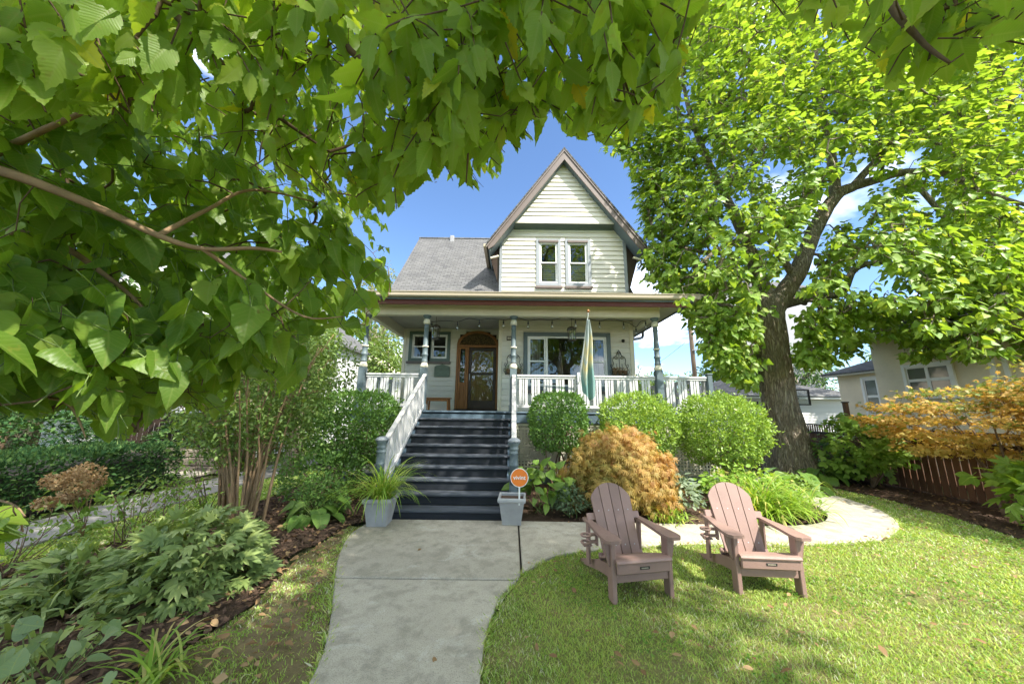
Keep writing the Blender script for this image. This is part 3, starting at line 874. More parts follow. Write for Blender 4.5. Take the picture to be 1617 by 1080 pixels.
chips(BED_F, 4000, 'dark shredded bark mulch along the fence')
# fallen leaves
def fallen(poly, n, smin, smax, label, up=.02):
    P = np.array(poly); x0, y0 = P.min(0); x1, y1 = P.max(0)
    X = rng.uniform(x0, x1, n * 4); Y = rng.uniform(max(y0, 1.3), y1, n * 4)
    ok = in_poly(X, Y, poly); X, Y = X[ok][:n], Y[ok][:n]; n = len(X)
    a = rng.uniform(0, 2 * PI, n)
    o = foliage(None, 'dead_leaf', ['oval0', 'elm1', 'small'], np.stack([X, Y, np.full(n, up) + rng.uniform(0, .03, n)], 1), np.stack([np.cos(a), np.sin(a), rng.normal(0, .2, n)], 1), np.array([[0, 0, 1.0]]) + jitter(n, .35), rng.uniform(smin, smax, n), stuff='leaf_litter')
    return tag(o, label, 'leaf litter')
fallen(BED_L, 1000, .03, .09, 'dry brown leaves scattered over the left mulch bed', .04)
fallen([(-2.6, 1), (-2.6, 5.3), (-2.25, 5.3), (-2.15, 4.6), (-1.95, 4.0), (-1.6, 3.2), (-1.4, 2.6), (-1.35, 1)], 210, .04, .10, 'dry brown leaves along the edge of the walk and bed', .03)
fallen(LAWN_R, 520, .025, .065, 'small dry leaves lost in the right lawn', .03)
fallen(BED_R, 300, .03, .07, 'dry leaves on the mulch under the porch shrubs', .04)
fallen(BED_F, 900, .03, .08, 'dry leaves on the soil along the fence', .04)
spots = [(970, 1032), (1062, 1036), (1020, 1070), (1390, 1022), (1270, 1002), (1180, 985), (905, 930), (925, 1000), (1190, 1060), (1062, 1000), (1010, 1055), (880, 1040), (1340, 905), (1425, 940), (1105, 965), (1250, 1060), (1480, 990), (1120, 1025),
         (430, 1000), (395, 1040), (455, 985), (500, 900), (475, 940), (440, 1060), (350, 1045), (505, 965), (420, 960), (665, 868), (685, 1040)]
for x, y in spots:
    p = gnd(x, y, .03)
    side = 'the lawn right of the walk' if x > 800 else ('the walk' if x > 600 else 'the worn grass left of the walk')
    sz = random.uniform(.05, .085); t = random.choice(['oval0', 'oval1', 'elm1'])
    o = link('fallen_leaf', leaf_mesh(t).copy() if ('dl', t) not in LEAF_MM else LEAF_MM[('dl', t)])
    if ('dl', t) not in LEAF_MM: o.data.materials.append(MATS['dead_leaf']); LEAF_MM[('dl', t)] = o.data
    o.location = p + np.array([0, 0, .015 if x < 600 or x > 700 else .014]); o.scale = (sz,) * 3
    o.rotation_euler = (random.uniform(-.3, .3), random.uniform(-.3, .3), random.uniform(0, 6.28))
    tag(o, 'curled tan fallen leaf lying on ' + side, 'fallen leaf', 'fallen leaves on ' + side)
# ------------------------------------------------------------------ the house
FL = 1.65                       # porch floor
YF, YP = 8.17, 8.32             # floor edge, post line
YW, YD = 9.70, 11.0             # front wall on the right, recessed door wall
house = thing('house', 'cream clapboard house with steep front gable and wide front porch', 'house', (0, 9, 0))
def hp(name, VF, mat, parent=None, smooth=False):
    return obj(name, VF[0], VF[1], mat, parent or house, smooth)
def rect_holes(x0, x1, z0, z1, holes):
    xs = sorted({x0, x1, *[min(max(h[k], x0), x1) for h in holes for k in (0, 1)]})
    zs = sorted({z0, z1, *[min(max(h[k], z0), z1) for h in holes for k in (2, 3)]})
    for a, b in zip(xs, xs[1:]):
        for c, d in zip(zs, zs[1:]):
            mx, mz = (a + b) / 2, (c + d) / 2
            if not any(h[0] < mx < h[1] and h[2] < mz < h[3] for h in holes): yield a, b, c, d
def boards(parent, mat, Y, z0, z1, ex, span, holes, proud=.036, name='clapboard'):
    """one object per clapboard piece; span(z) -> (xl, xr); holes (x0, x1, z0, z1) or a function z -> (x0, x1) or None"""
    z = z0
    while z < z1 - .03:
        zt = min(z + ex + .012, z1 + .005)
        pieces = [(span(z), span(zt))]
        (a0, b0), (a1, b1) = pieces[0]
        cuts = []
        for h in holes:
            if callable(h):
                r = h(z + .02)
                if r: cuts.append(r)
            elif h[2] < zt - .012 and h[3] > z: cuts.append(h[:2])
        iv = [(a0, b0, a1, b1)]
        for c0, c1 in sorted(cuts):
            nx = []
            for (p0, q0, p1, q1) in iv:
                if c1 <= p0 or c0 >= q0: nx.append((p0, q0, p1, q1)); continue
                if c0 > p0 + .01: nx.append((p0, c0, p1, c0))
                if c1 < q0 - .01: nx.append((c1, q0, c1, q1))
            iv = nx
        for p0, q0, p1, q1 in iv:
            if q0 - p0 < .02 or q1 - p1 < .005: continue
            V = [(p0, Y - proud, z), (q0, Y - proud, z), (q1, Y - .004, zt), (p1, Y - .004, zt), (p0, Y + .004, z), (q0, Y + .004, z), (q1, Y + .004, zt), (p1, Y + .004, zt)]
            F = [(0, 1, 2, 3), (5, 4, 7, 6), (4, 5, 1, 0), (3, 2, 6, 7), (4, 0, 3, 7), (1, 5, 6, 2)]
            obj(name, V, F, mat, parent)
        z += ex
def frame_rect(x0, x1, z0, z1, w, y0, y1, c=.004, sides='lrtb'):
    P = []
    if 'l' in sides: P.append(box(x0, x0 + w, y0, y1, z0, z1, c))
    if 'r' in sides: P.append(box(x1 - w, x1, y0, y1, z0, z1, c))
    if 't' in sides: P.append(box(x0 + w, x1 - w, y0 + .001, y1, z1 - w, z1, c))
    if 'b' in sides: P.append(box(x0 + w, x1 - w, y0 + .001, y1, z0, z0 + w, c))
    return join(*P)
def pane(x0, x1, z0, z1, y): return np.array([(x0, y, z0), (x1, y, z0), (x1, y, z1), (x0, y, z1)]), [(0, 1, 2, 3)]

# hidden bulk of the house: side and back walls, inner walls
H_ = [(-3.45, -2.08, 3.17, 4.24)]
wl3 = hp('wall', join(*[box(a, b, YD + .005, YD + .12, c, d) for a, b, c, d in rect_holes(-3.63, -.39, 1.0, 5.1, [(-3.33, -2.2, 3.25, 4.15), (-1.82, -.46, 1.0, 4.27)])]), 'siding')
wr3 = hp('wall', join(*[box(a, b, YW + .005, YW + .12, c, d) for a, b, c, d in rect_holes(-.39, 3.58, .3, 5.0, [(.46, 2.81, 2.35, 3.84)])]), 'siding')
gw3 = hp('wall', join(*[box(a, b, YW + .005, YW + .1, c, d) for a, b, c, d in rect_holes(-.40, 3.53, 5.0, 6.75, [(.8, 1.42, 5.47, 6.9), (1.71, 2.35, 5.47, 6.9)])],
        box(-.40, .8, YW + .005, YW + .1, 6.75, 7.0), box(1.42, 1.71, YW + .005, YW + .1, 6.75, 6.9), box(2.35, 3.53, YW + .005, YW + .1, 6.75, 7.0), prism([(-.2, 7.0), (3.35, 7.0), (2.95, 7.5), (.2, 7.5)], YW + .006, YW + .1)), 'siding')
hp('wall', join(box(-3.63, -3.5, YD + .12, 15.5, 0, 5.3), box(3.45, 3.6, YW + .12, 15.5, .3, 5.2), box(-3.5, 3.45, 15.35, 15.5, 0, 5.2),
        prism([(9.7, 5.15), (15.3, 5.15), (12.49, 8.45)], -3.63, -3.5, 'x'), prism([(9.7, 5.15), (15.3, 5.15), (12.49, 8.45)], 3.45, 3.6, 'x')), 'siding')
hp('wall', box(-.40, -.30, YW + .1, 13, 5.0, 6.95), 'siding'); hp('wall', box(3.43, 3.53, YW + .1, 13, 5.0, 6.95), 'siding'); hp('wall', box(-.39, -.28, YW + .12, YD + .005, 1.0, 4.9), 'siding')
hp('inner_wall', join(box(-3.5, -.4, 12.2, 12.25, 1.5, 5), box(-.28, 3.45, 11.4, 11.45, 1.5, 5), box(-.3, 3.43, 11.2, 11.25, 5.0, 7.5), box(-3.5, 3.45, YD + .1, 15, 1.5, 1.55)), 'dark_room')
hp('wall', join(box(-3.6, 3.58, YW + .13, 15.2, .0, 1.0)), 'stone')

# clapboards
def arch(z):
    zs, R, Hh, xc = 3.78, .71, .49, -1.14
    if z < zs: return (xc - R, xc + R)
    q = 1 - ((z - zs) / Hh) ** 2
    return (xc - R * math.sqrt(q), xc + R * math.sqrt(q)) if q > 0 else None
boards(wl3, 'siding', YD, FL, 4.36, .157, lambda z: (-3.56, -.41), [(-3.45, -2.07, 3.165, 4.25), arch])
boards(wr3, 'siding', YW, FL, 4.36, .157, lambda z: (-.30, 3.50), [(.34, 2.92, 2.25, 3.96)])
GP, GS = 9.53, 1.385            # inner peak height and slope of the gable
gx = lambda z: (max(-.36, 1.6 - (GP + .1 - z) / GS), min(3.48, 1.6 + (GP + .1 - z) / GS))
boards(gw3, 'siding', YW, 4.95, 7.36, .152, gx, [(.72, 1.50, 5.42, 6.985), (1.63, 2.43, 5.42, 6.985)])
tri = hp('gable_panel', prism([(1.6 - 1.5, 7.46), (1.6 + 1.5, 7.46), (1.6, GP)], 9.485, 9.66), 'siding')
boards(tri, 'siding', 9.48, 7.52, 9.44, .15, lambda z: (1.6 - (GP - z) / GS, 1.6 + (GP - z) / GS), [])
hp('gable_sill_board', box(.06, 3.14, 9.44, 9.60, 7.40, 7.515, .008), 'siding')
cove = []
for i in range(6):
    a, b = i / 6 * PI / 2, (i + 1) / 6 * PI / 2
    cove.append((9.46 + .2 * math.sin(a), 7.40 - .07 * (1 - math.cos(a))))
cove += [(9.66, 7.31), (9.69, 7.31), (9.69, 7.40)]
hp('cove', prism(cove, .02, 3.18, 'x'), 'green_trim', smooth=False)
# corner boards
for x0, x1, y0, y1, z0, z1 in ((-.425, -.335, YW - .045, YW + .1, 4.9, 6.93), (3.455, 3.55, YW - .045, YW + .1, 4.75, 6.93), (3.49, 3.61, YW - .046, YW + .1, FL, 4.34), (-.40, -.295, YW - .046, YW + .12, FL, 4.34), (-3.65, -3.55, YD - .045, YD + .1, FL, 4.34)):
    hp('corner_board', box(x0, x1, y0, y1, z0, z1, .006), 'cream_trim' if z0 < 2 else 'trim_grey')
# return wall beside the door
ret = hp('return_wall', box(-.40, -.386, YW + .1, YD - .03, FL, 4.36), 'siding')

# windows
def sash_window(name, Y, x0, x1, z0, z1, cas, casmat, sashmat, mid=True, sill='mauve', blind=0.0, sillw=.05):
    w = hp(name, frame_rect(x0, x1, z0, z1, cas, Y - .06, Y + .03), casmat)
    a, b, c, d = x0 + cas, x1 - cas, z0 + cas, z1 - cas
    hp('frame', frame_rect(a - .004, b + .004, c - .004, d + .004, .035, Y - .03, Y + .06), sashmat, w)
    if mid:
        m = (c + d) / 2
        hp('sash', frame_rect(a + .035, b - .035, m - .02, d - .032, .035, Y - .012, Y + .02), sashmat, w)
        hp('sash', frame_rect(a + .035, b - .035, c + .032, m + .02, .035, Y + .022, Y + .05), sashmat, w)
        hp('pane', pane(a + .05, b - .05, m, d - .06, Y + .004), 'glass', w)
        hp('pane', pane(a + .05, b - .05, c + .06, m, Y + .036), 'glass', w)
    else:
        hp('sash', frame_rect(a + .033, b - .033, c + .033, d - .033, .03, Y - .01, Y + .03), sashmat, w)
        hp('pane', pane(a + .05, b - .05, c + .05, d - .05, Y + .01), 'glass', w)
    if sill: hp('sill', box(x0 - .02, x1 + .02, Y - .09, Y + .02, z0 - sillw - .03, z0 - .002, .008), sill, w)
    if blind > 0:
        top = c + (d - c) * blind; zz = c + .05; P = []
        while zz < top:
            P.append(beam((a + .04, Y + .09, zz), (b - .04, Y + .09, zz), .05, .004, 0, (0, .5, .85))); zz += .062
        hp('blind', join(*P), 'blind', w)
    return w
sash_window('window', YW, .72, 1.50, 5.42, 6.98, .10, 'trim_grey', 'white_frame', True, 'mauve', .55)
w2 = sash_window('window', YW, 1.63, 2.43, 5.42, 6.98, .10, 'trim_grey', 'white_frame', True, 'mauve', .55)
for b_ in (box(.80, 1.42, YW - .085, YW - .061, 6.86, 6.93, .006), box(1.71, 2.35, YW - .085, YW - .061, 6.86, 6.93, .006)): hp('window_crown', b_, 'mauve')
# porch windows
sash_window('window', YD, -3.45, -2.72, 3.23, 4.24, .10, 'green_trim', 'white_frame', True, None)
sash_window('window', YD, -2.80, -2.07, 3.23, 4.24, .10, 'green_trim', 'white_frame', True, None)
hp('window_sill', box(-3.50, -2.03, YD - .08, YD + .01, 3.15, 3.228, .008), 'mauve')
pw = hp('picture_window', frame_rect(.34, 2.92, 2.25, 3.96, .12, YW - .062, YW + .03), 'trim_blue')
hp('frame', join(frame_rect(.455, 2.805, 2.366, 3.844, .05, YW - .035, YW + .06), box(.99, 1.06, YW - .034, YW + .05, 2.41, 3.80, .006), box(2.19, 2.26, YW - .034, YW + .05, 2.41, 3.80, .006)), 'white_frame', pw)
for a, b in ((.505, .99), (2.26, 2.755)):
    hp('sash', join(frame_rect(a, b, 3.08, 3.797, .04, YW - .015, YW + .02)), 'white_frame', pw)
    hp('sash', join(frame_rect(a, b, 2.413, 3.12, .04, YW + .022, YW + .05)), 'white_frame', pw)
    hp('pane', pane(a + .03, b - .03, 3.11, 3.77, YW + .003), 'glass', pw)
    hp('pane', pane(a + .03, b - .03, 2.44, 3.10, YW + .036), 'glass', pw)
hp('pane', pane(1.05, 2.2, 2.4, 3.81, YW + .01), 'glass', pw)
hp('sill', box(.30, 2.96, YW - .09, YW + .02, 2.17, 2.248, .008), 'mauve', pw)
hp('curtain', join(*[beam((.5 + .07 * i, YW + .35 + .02 * (i % 2), 2.4), (.5 + .07 * i, YW + .35 + .02 * (i % 2), 3.8), .06, .02, 0, (0, 1, 0)) for i in range(6)], *[beam((2.4 + .07 * i, YW + .35 + .02 * (i % 2), 2.4), (2.4 + .07 * i, YW + .35 + .02 * (i % 2), 3.8), .06, .02, 0, (0, 1, 0)) for i in range(6)]), 'curtain', pw)

# arched oak entry
ent = hp('entry', box(-1.85, -.44, YD - .12, YD + .05, FL + .004, FL + .05, .01), 'door_brown')
for x_ in (-1.84, -.52): hp('jamb', box(x_, x_ + .07, YD - .06, YD + .08, FL + .05, 3.78, .006), 'oak', ent)
ring = []
for i in range(24):
    a, b = PI * i / 24, PI * (i + 1) / 24
    q = lambda t, R, Hh: (-1.145 + R * math.cos(t), 3.78 + Hh * math.sin(t))
    ring.append(prism([q(a, .695, .50), q(b, .695, .50), q(b, .61, .42), q(a, .61, .42)], YD - .06, YD + .08))
hp('arch', join(*ring), 'oak', ent)
hp('transom_pane', prism([(-1.145 + .63 * math.cos(PI * i / 24), 3.80 + .43 * math.sin(PI * i / 24)) for i in range(25)], YD + .01, YD + .02), 'amber_glass', ent)
hp('transom_bar', box(-1.775, -.515, YD - .05, YD + .06, 3.72, 3.80, .008), 'oak', ent)
hp('mullion', box(-1.50, -1.43, YD - .055, YD + .06, FL, 3.72, .008), 'oak', ent)
hp('side_panel', join(box(-1.77, -1.50, YD + .0, YD + .04, FL, 2.55), frame_rect(-1.765, -1.505, FL + .01, 3.715, .05, YD - .03, YD - .002), frame_rect(-1.71, -1.56, FL + .35, 2.48, .02, YD - .02, YD + .0)), 'oak', ent)
hp('side_pane', pane(-1.72, -1.55, 2.55, 3.67, YD + .01), 'glass', ent)
sd = hp('storm_door', join(frame_rect(-1.42, -.53, FL + .055, 3.70, .09, YD - .045, YD - .005, .006), box(-1.33, -.62, YD - .042, YD - .008, FL + .14, FL + .32, .004), box(-1.33, -.62, YD - .04, YD - .01, 2.80, 2.87, .004)), 'door_brown')
hp('pane', pane(-1.335, -.615, FL + .30, 3.62, YD - .022), 'glass', sd)
hp('handle', join(tube([(-1.385, YD - .05, 2.62), (-1.385, YD - .085, 2.64), (-1.385, YD - .085, 2.80), (-1.385, YD - .05, 2.82)], .010, 8), box(-1.40, -1.37, YD - .055, YD - .044, 2.60, 2.84, .003)), 'steel', sd)
hp('inner_door', join(box(-1.42, -.53, YD + .06, YD + .10, FL, 3.71), frame_rect(-1.25, -.70, FL + .25, 2.5, .05, YD + .04, YD + .059), frame_rect(-1.25, -.70, 2.65, 3.55, .05, YD + .04, YD + .059)), 'oak')

# porch: deck, ceiling, beam, gutter, roofs
hp('porch_floor', join(box(-3.95, 5.0, YF + .03, YD, FL - .06, FL), box(-3.95, 5.0, YF - .02, YF + .03, FL - .035, FL + .001, .008)), 'porch_blue')
hp('porch_skirt_board', box(-3.93, 4.98, YF + .005, YF + .06, FL - .26, FL - .062, .006), 'porch_blue')
hp('porch_ceiling', box(-3.75, 3.70, YP + .1, YD + .1, 4.36, 4.40), 'soffit')
hp('beam', join(box(-3.85, 3.80, YP - .07, YP + .09, 4.06, 4.34, .01), box(-3.86, 3.81, YP - .085, YP - .0701, 4.30, 4.36, .004)), 'cream_trim')
hp('side_beam', join(box(-3.82, -3.66, YP + .09, YD, 4.06, 4.359, .01)), 'cream_trim')
hp('side_beam', join(box(3.60, 3.78, YP + .09, YW - .03, 4.06, 4.359, .01)), 'cream_trim')
hp('eave_soffit', join(box(-4.15, 4.45, 7.84, YP - .087, 4.362, 4.385), box(3.79, 4.45, YP - .08, 14, 4.362, 4.385), box(-4.15, -3.83, YP - .08, 14, 4.362, 4.385)), 'soffit')
hp('frieze', join(box(-4.12, 4.42, 7.86, 7.89, 4.22, 4.36, .004)), 'red_fascia')
hp('fascia', join(box(-4.16, 4.46, 7.80, 7.835, 4.33, 4.47, .004), box(4.455, 4.49, 7.84, 14, 4.33, 4.47, .004), box(-4.19, -4.155, 7.84, 14, 4.33, 4.47, .004)), 'trim_blue')
gp = [(-.07, 0), (-.095, .03), (-.10, .09), (-.115, .115), (-.115, .13), (-.10, .13), (-.088, .10), (-.082, .035), (-.062, .012), (0, .012), (0, 0)]
hp('gutter', prism([(7.80 + a, 4.375 + b) for a, b in gp], -4.27, 4.56, 'x'), 'gutter')
hp('gutter', join(prism([(4.49 - a, 4.375 + b) for a, b in gp], 7.70, 14, 'y')), 'gutter')
hp('downspout', join(tube(smooth_poly([(4.52, 11.2, 4.38), (4.5, 11.2, 4.2), (4.3, 11.0, 4.1), (3.8, 10.4, 3.92), (3.66, 10.3, 3.8), (3.66, 10.3, 3.5), (3.66, 10.3, .3)], 5), .045, 8)), 'downpipe')
E0 = 4.515; sl = .33
pr = lambda x, y, d: (x, y, E0 + sl * d)
def thick(polys, t):
    P = []
    for q in polys:
        n = len(q); V = [tuple(p) for p in q] + [(p[0], p[1], p[2] - t) for p in q]
        P.append((V, [tuple(range(n)), tuple(range(2 * n - 1, n - 1, -1))] + [(i, i + n, (i + 1) % n + n, (i + 1) % n) for i in range(n)]))
    return join(*P)
hp('porch_roof', thick([[pr(-4.22, 7.72, 0), pr(4.52, 7.72, 0), pr(2.54, 9.70, 1.98), pr(-2.24, 9.70, 1.98)],
                        [pr(4.52, 7.72, 0), pr(4.52, 14, 0), pr(3.6, 14, .92), pr(3.6, 9.7, .92), pr(2.54, 9.70, 1.98)],
                        [pr(-4.22, 14, 0), pr(-4.22, 7.72, 0), pr(-2.24, 9.70, 1.98), pr(-3.3, 9.7, .92), pr(-3.3, 14, .92)]], .035), 'shingles')
rz = lambda y: 5.15 + 1.2 * (y - 9.7)
hp('main_roof', thick([[(-3.82, 9.62, rz(9.62)), (3.75, 9.72, rz(9.72)), (3.75, 12.49, 8.5), (-3.82, 12.49, 8.5)], [(-3.82, 12.49, 8.5), (3.75, 12.49, 8.5), (3.75, 15.6, 4.77), (-3.82, 15.6, 4.77)]], .10), 'shingles')
hp('rake_board', join(beam((-3.80, 9.66, rz(9.66) - .17), (-3.80, 12.48, 8.33), .04, .14), beam((-3.80, 12.5, 8.33), (-3.80, 15.5, 4.73), .04, .14)), 'mauve')
hp('ridge_cap', tube([(-3.83, 12.49, 8.49), (3.7, 12.49, 8.49)], .05, 6), 'shingles')
hp('roof_vent', join(box(-2.55, -2.38, 12.3, 12.4, 8.25, 8.54, .02)), 'grey_wall')
# the steep front gable roof: slabs run back to the main ridge
PK, FZ, HW = 9.95, 6.62, 2.40
sl_g = (PK - FZ) / HW
for s in (-1, 1):
    X = lambda d: 1.6 + s * d
    top = lambda d: PK - sl_g * d
    hp('gable_roof', prism([(X(-.0), top(0)), (X(HW), top(HW)), (X(HW + .02), top(HW) - .10), (X(0), top(0) - .07)], 9.20, 13.6), 'shingles')
    hp('bargeboard', prism([(X(0), top(0) - .072), (X(HW - .02), top(HW - .02) - .10), (X(HW - .06), top(HW - .06) - .30), (X(HW - .22), top(HW - .22) - .40), (X(0), top(0) - .43)], 9.235, 9.275), 'mauve')
    hp('bargeboard_moulding', prism([(X(0), top(0) - .074), (X(HW), top(HW) - .102), (X(HW), top(HW) - .17), (X(0), top(0) - .145)], 9.21, 9.234), 'mauve')
    hp('gable_soffit', prism([(X(.0), top(0) - .425), (X(HW - .1), top(HW - .1) - .395), (X(HW - .02), top(HW - .02) - .11), (X(0), top(0) - .075)], 9.276, 13.4), 'trim_blue')
    hp('eave_gutter', join(beam((X(HW + .05), 9.25, FZ - .08), (X(HW + .05), 11.6, FZ - .08), .10, .10, .01)), 'gutter')
    hp('eave_bracket', join(beam((X(HW - .12), 9.35, FZ - .45), (X(2.03), 9.35, FZ - .38), .06, .05, .006)), 'cream_trim')
    hp('eave_return', prism([(X(1.97), 6.95), (X(HW - .12), 6.45), (X(HW - .12), 6.25), (X(2.0), 5.3), (X(1.97), 5.3)], 9.72, 9.76), 'door_brown')

# posts
def post(x, y, z0, z1, base=1.05):
    o = hp('porch_post', join(box(x - .085, x + .085, y - .085, y + .085, z0 + .002, z0 + base, .012), box(x - .10, x + .10, y - .10, y + .10, z0 + .003, z0 + .16, .01)), 'trim_blue')
    zb = z0 + base; L = z1 - zb
    prof = [(.10, 0), (.10, .02), (.075, .05), (.075, .05)]
    hp('collar', lathe([(.085, 0.001), (.098, .02), (.098, .06), (.082, .09), (.07, .12), (.07, .13)], 18, (x, y, zb)), 'cream_trim', o, True)
    hp('shaft', lathe([(.066, .13), (.078, .15), (.078, .17), (.066, .19), (.066, .30), (.082, .32), (.082, .345), (.064, .37), (.064, .52), (.078, .54), (.078, .56), (.062, .58), (.056, L - .36), (.066, L - .35), (.066, L - .33), (.058, L - .32), (.058, L - .235)], 18, (x, y, zb)), 'trim_blue', o, True)
    hp('ring', lathe([(.07, .52), (.084, .53), (.084, .555), (.07, .565)], 18, (x, y, zb)), 'cream_trim', o, True)
    hp('necking', lathe([(.062, L - .236), (.082, L - .22), (.086, L - .17), (.076, L - .12), (.062, L - .10)], 18, (x, y, zb)), 'cream_trim', o, True)
    hp('capital', lathe([(.062, L - .101), (.066, L - .08), (.094, L - .04), (.105, L - .03), (.105, L - .001)], 18, (x, y, zb)), 'trim_blue', o, True)
    return o
for x in (-3.73, -2.2, .04, 3.68): post(x, YP, FL, 4.06)
hp('rail_post', join(box(4.87, 4.99, YP - .06, YP + .06, FL + .002, 2.60, .01), box(4.855, 5.005, YP - .075, YP + .075, 2.60, 2.64, .01)), 'trim_blue')

# railings: groups of three pickets
BALM = {}
def baluster(parent, x, y, z0, z1, w, t=.024, rz=0.0):
    k = (round(w, 3), round(z1 - z0, 3))
    if k not in BALM:
        V, F = box(-w / 2, w / 2, -t / 2, t / 2, 0, z1 - z0, .004); BALM[k] = mesh('baluster', V, F)
        BALM[k].materials.append(MATS['white_rail'])
    o = link('baluster', BALM[k], None, parent, np.array([x, y, z0]) - org(parent), (0, 0, rz))
    return o
def railing(p0, p1):
    p0, p1 = np.array(p0, float), np.array(p1, float); L = np.linalg.norm(p1 - p0); d = (p1 - p0) / L; rzz = math.atan2(d[1], d[0])
    zt = 2.555
    r = hp('railing', join(beam((*p0, zt - .022), (*p1, zt - .022), .085, .044, .008)), 'white_rail')
    hp('top_rail', beam((*p0, zt - .07), (*p1, zt - .07), .045, .05, .005), 'white_rail', r)
    hp('bottom_rail', beam((*p0, 1.78), (*p1, 1.78), .05, .07, .006), 'white_rail', r)
    s = .06
    while s + .21 < L:
        for off, w in ((.0325, .065), (.105, .04), (.1775, .065)):
            q = p0 + d * (s + off)
            baluster(r, q[0], q[1], 1.816, zt - .096, w, .022, rzz)
        s += .305
    return r
railing((-3.63, YP), (-2.30, YP)); railing((.13, YP), (3.58, YP)); railing((3.78, YP), (4.86, YP))
railing((-3.73, YP + .1), (-3.73, YD - .03))
railing((4.93, YP + .07), (4.93, 12.0))

# stairs
R_, T_, D0 = .165, .29, 5.56
st = hp('stairs', join(*[prism([(D0 + .02, 0), (D0 + .02, .12), (YF - .04, FL - .14), (YF - .04, 0)], x0, x0 + .05, 'x') for x0 in (-2.17, -.06)]), 'porch_blue')
for k in range(10):
    y = D0 + .03 + k * T_
    hp('riser', box(-2.115, -.065, y, y + .025, k * R_ + (.0 if k else .02), (k + 1) * R_ - .034, .003), 'stair_riser', st)
    if k < 9:
        hp('tread', join(box(-2.20, -.0, y - .03, y + .115, (k + 1) * R_ - .033, (k + 1) * R_, .007), box(-2.20, -.0, y + .12, y + .262, (k + 1) * R_ - .033, (k + 1) * R_, .007), box(-2.115, -.065, y + .26, y + .30, (k + 1) * R_ - .05, (k + 1) * R_ - .01)), 'stair_tread', st)
# stair rails
def newel(x, y):
    o = hp('newel_post', join(box(x - .075, x + .075, y - .075, y + .075, 0, .14, .01), lathe([(.068, .14), (.072, .5), (.072, .52)], 20, (x, y, 0))), 'trim_blue', None, False)
    hp('newel_shaft', lathe([(.071, .52), (.070, .80), (.077, .81), (.077, .825), (.069, .835), (.068, .985), (.076, .995), (.076, 1.015), (.068, 1.025), (.068, 1.055), (.076, 1.065), (.076, 1.08), (.068, 1.09), (.072, 1.12), (.095, 1.16), (.10, 1.18)], 20, (x, y, 0)), 'trim_blue', o, True)
    hp('cap', lathe([(.106, 1.181), (.108, 1.20), (.09, 1.225), (.05, 1.245), (.0, 1.25)], 20, (x, y, 0)), 'trim_grey', o, True)
    return o
for x in (-2.14, .055):
    newel(x, 5.75)
    a, b = np.array([x, 5.80, 1.10]), np.array([x, YP - .09, 2.53])
    r = hp('stair_rail', beam(a, b, .09, .045, .008), 'hand_rail')
    lo_, hi_ = np.array([x, 5.80, .33]), np.array([x, YP - .09, 1.76])
    hp('bottom_rail', beam(lo_, hi_, .05, .08, .006), 'white_rail', r)
    n = 16
    for i in range(n):
        t = (i + .6) / n
        p = lo_ + (hi_ - lo_) * t; q = a + (b - a) * t
        w = .075
        V, F = prism([(p[1] - w / 2, p[2] + .02 - w / 2 * .57), (p[1] + w / 2, p[2] + .02 + w / 2 * .57), (q[1] + w / 2, q[2] - .02 + w / 2 * .57), (q[1] - w / 2, q[2] - .02 - w / 2 * .57)], x - .012, x + .012, 'x')
        hp('baluster', fixn(V, F), 'white_rail', r)
# lattice skirt
def lattice(x0, x1, z0, z1, y):
    f = hp('lattice_panel', box(x0, x1, y - .02, y + .02, z0, z0 + .06, .005), 'lattice'); hp('top_rail', box(x0, x1, y - .02, y + .02, z1 - .06, z1, .005), 'lattice', f)
    def strip(vert):
        k = ('v', round(z1 - z0, 3)) if vert else ('h', round(x1 - x0, 3))
        if k not in BALM:
            V, F = box(-.019, .019, -.004, .004, 0, z1 - z0 - .1, 0) if vert else box(0, x1 - x0, -.004, .004, -.019, .019, 0)
            BALM[k] = mesh('lattice_strip', V, F); BALM[k].materials.append(MATS['lattice'])
        return BALM[k]
    x = x0 + .05
    while x < x1 - .02:
        link('lattice_strip', strip(True), None, f, np.array([x, y - .006, z0 + .05]) - org(f)); x += .078
    z = z0 + .10
    while z < z1 - .08:
        link('lattice_strip', strip(False), None, f, np.array([x0, y + .004, z]) - org(f)); z += .078
lattice(.12, 1.7, .22, FL - .27, YF + .06); lattice(1.72, 3.3, .22, FL - .27, YF + .06); lattice(3.32, 4.96, .22, FL - .27, YF + .06)
lattice(-3.93, -2.22, .22, FL - .27, YF + .06)
hp('base_board', join(box(.12, 4.96, YF + .03, YF + .09, .0, .218, .008), box(-3.93, -2.22, YF + .03, YF + .09, 0, .218, .008)), 'green_trim')
hp('pier', join(*[box(x - .1, x + .1, YF + .1, YF + .3, 0, FL - .3, .01) for x in (-3.8, .1, 1.8, 3.5, 4.85)]), 'dark_room')
hp('plaque', join(box(-.16, .02, YW - .058, YW - .038, 3.70, 3.83, .006), ), 'bronze')
hp('house_number', join(*[box(-.13 + i * .055, -.10 + i * .055, YW - .066, YW - .0585, 3.735, 3.80, .004) for i in range(3)]), 'cream_trim')
hp('security_camera', join(lathe([(.0, -.05), (.035, -.04), (.05, 0), (.04, .04), (0, .05)], 14, (3.28, YW - .09, 3.72)), box(3.26, 3.30, YW - .06, YW - .02, 3.70, 3.74)), 'wire')
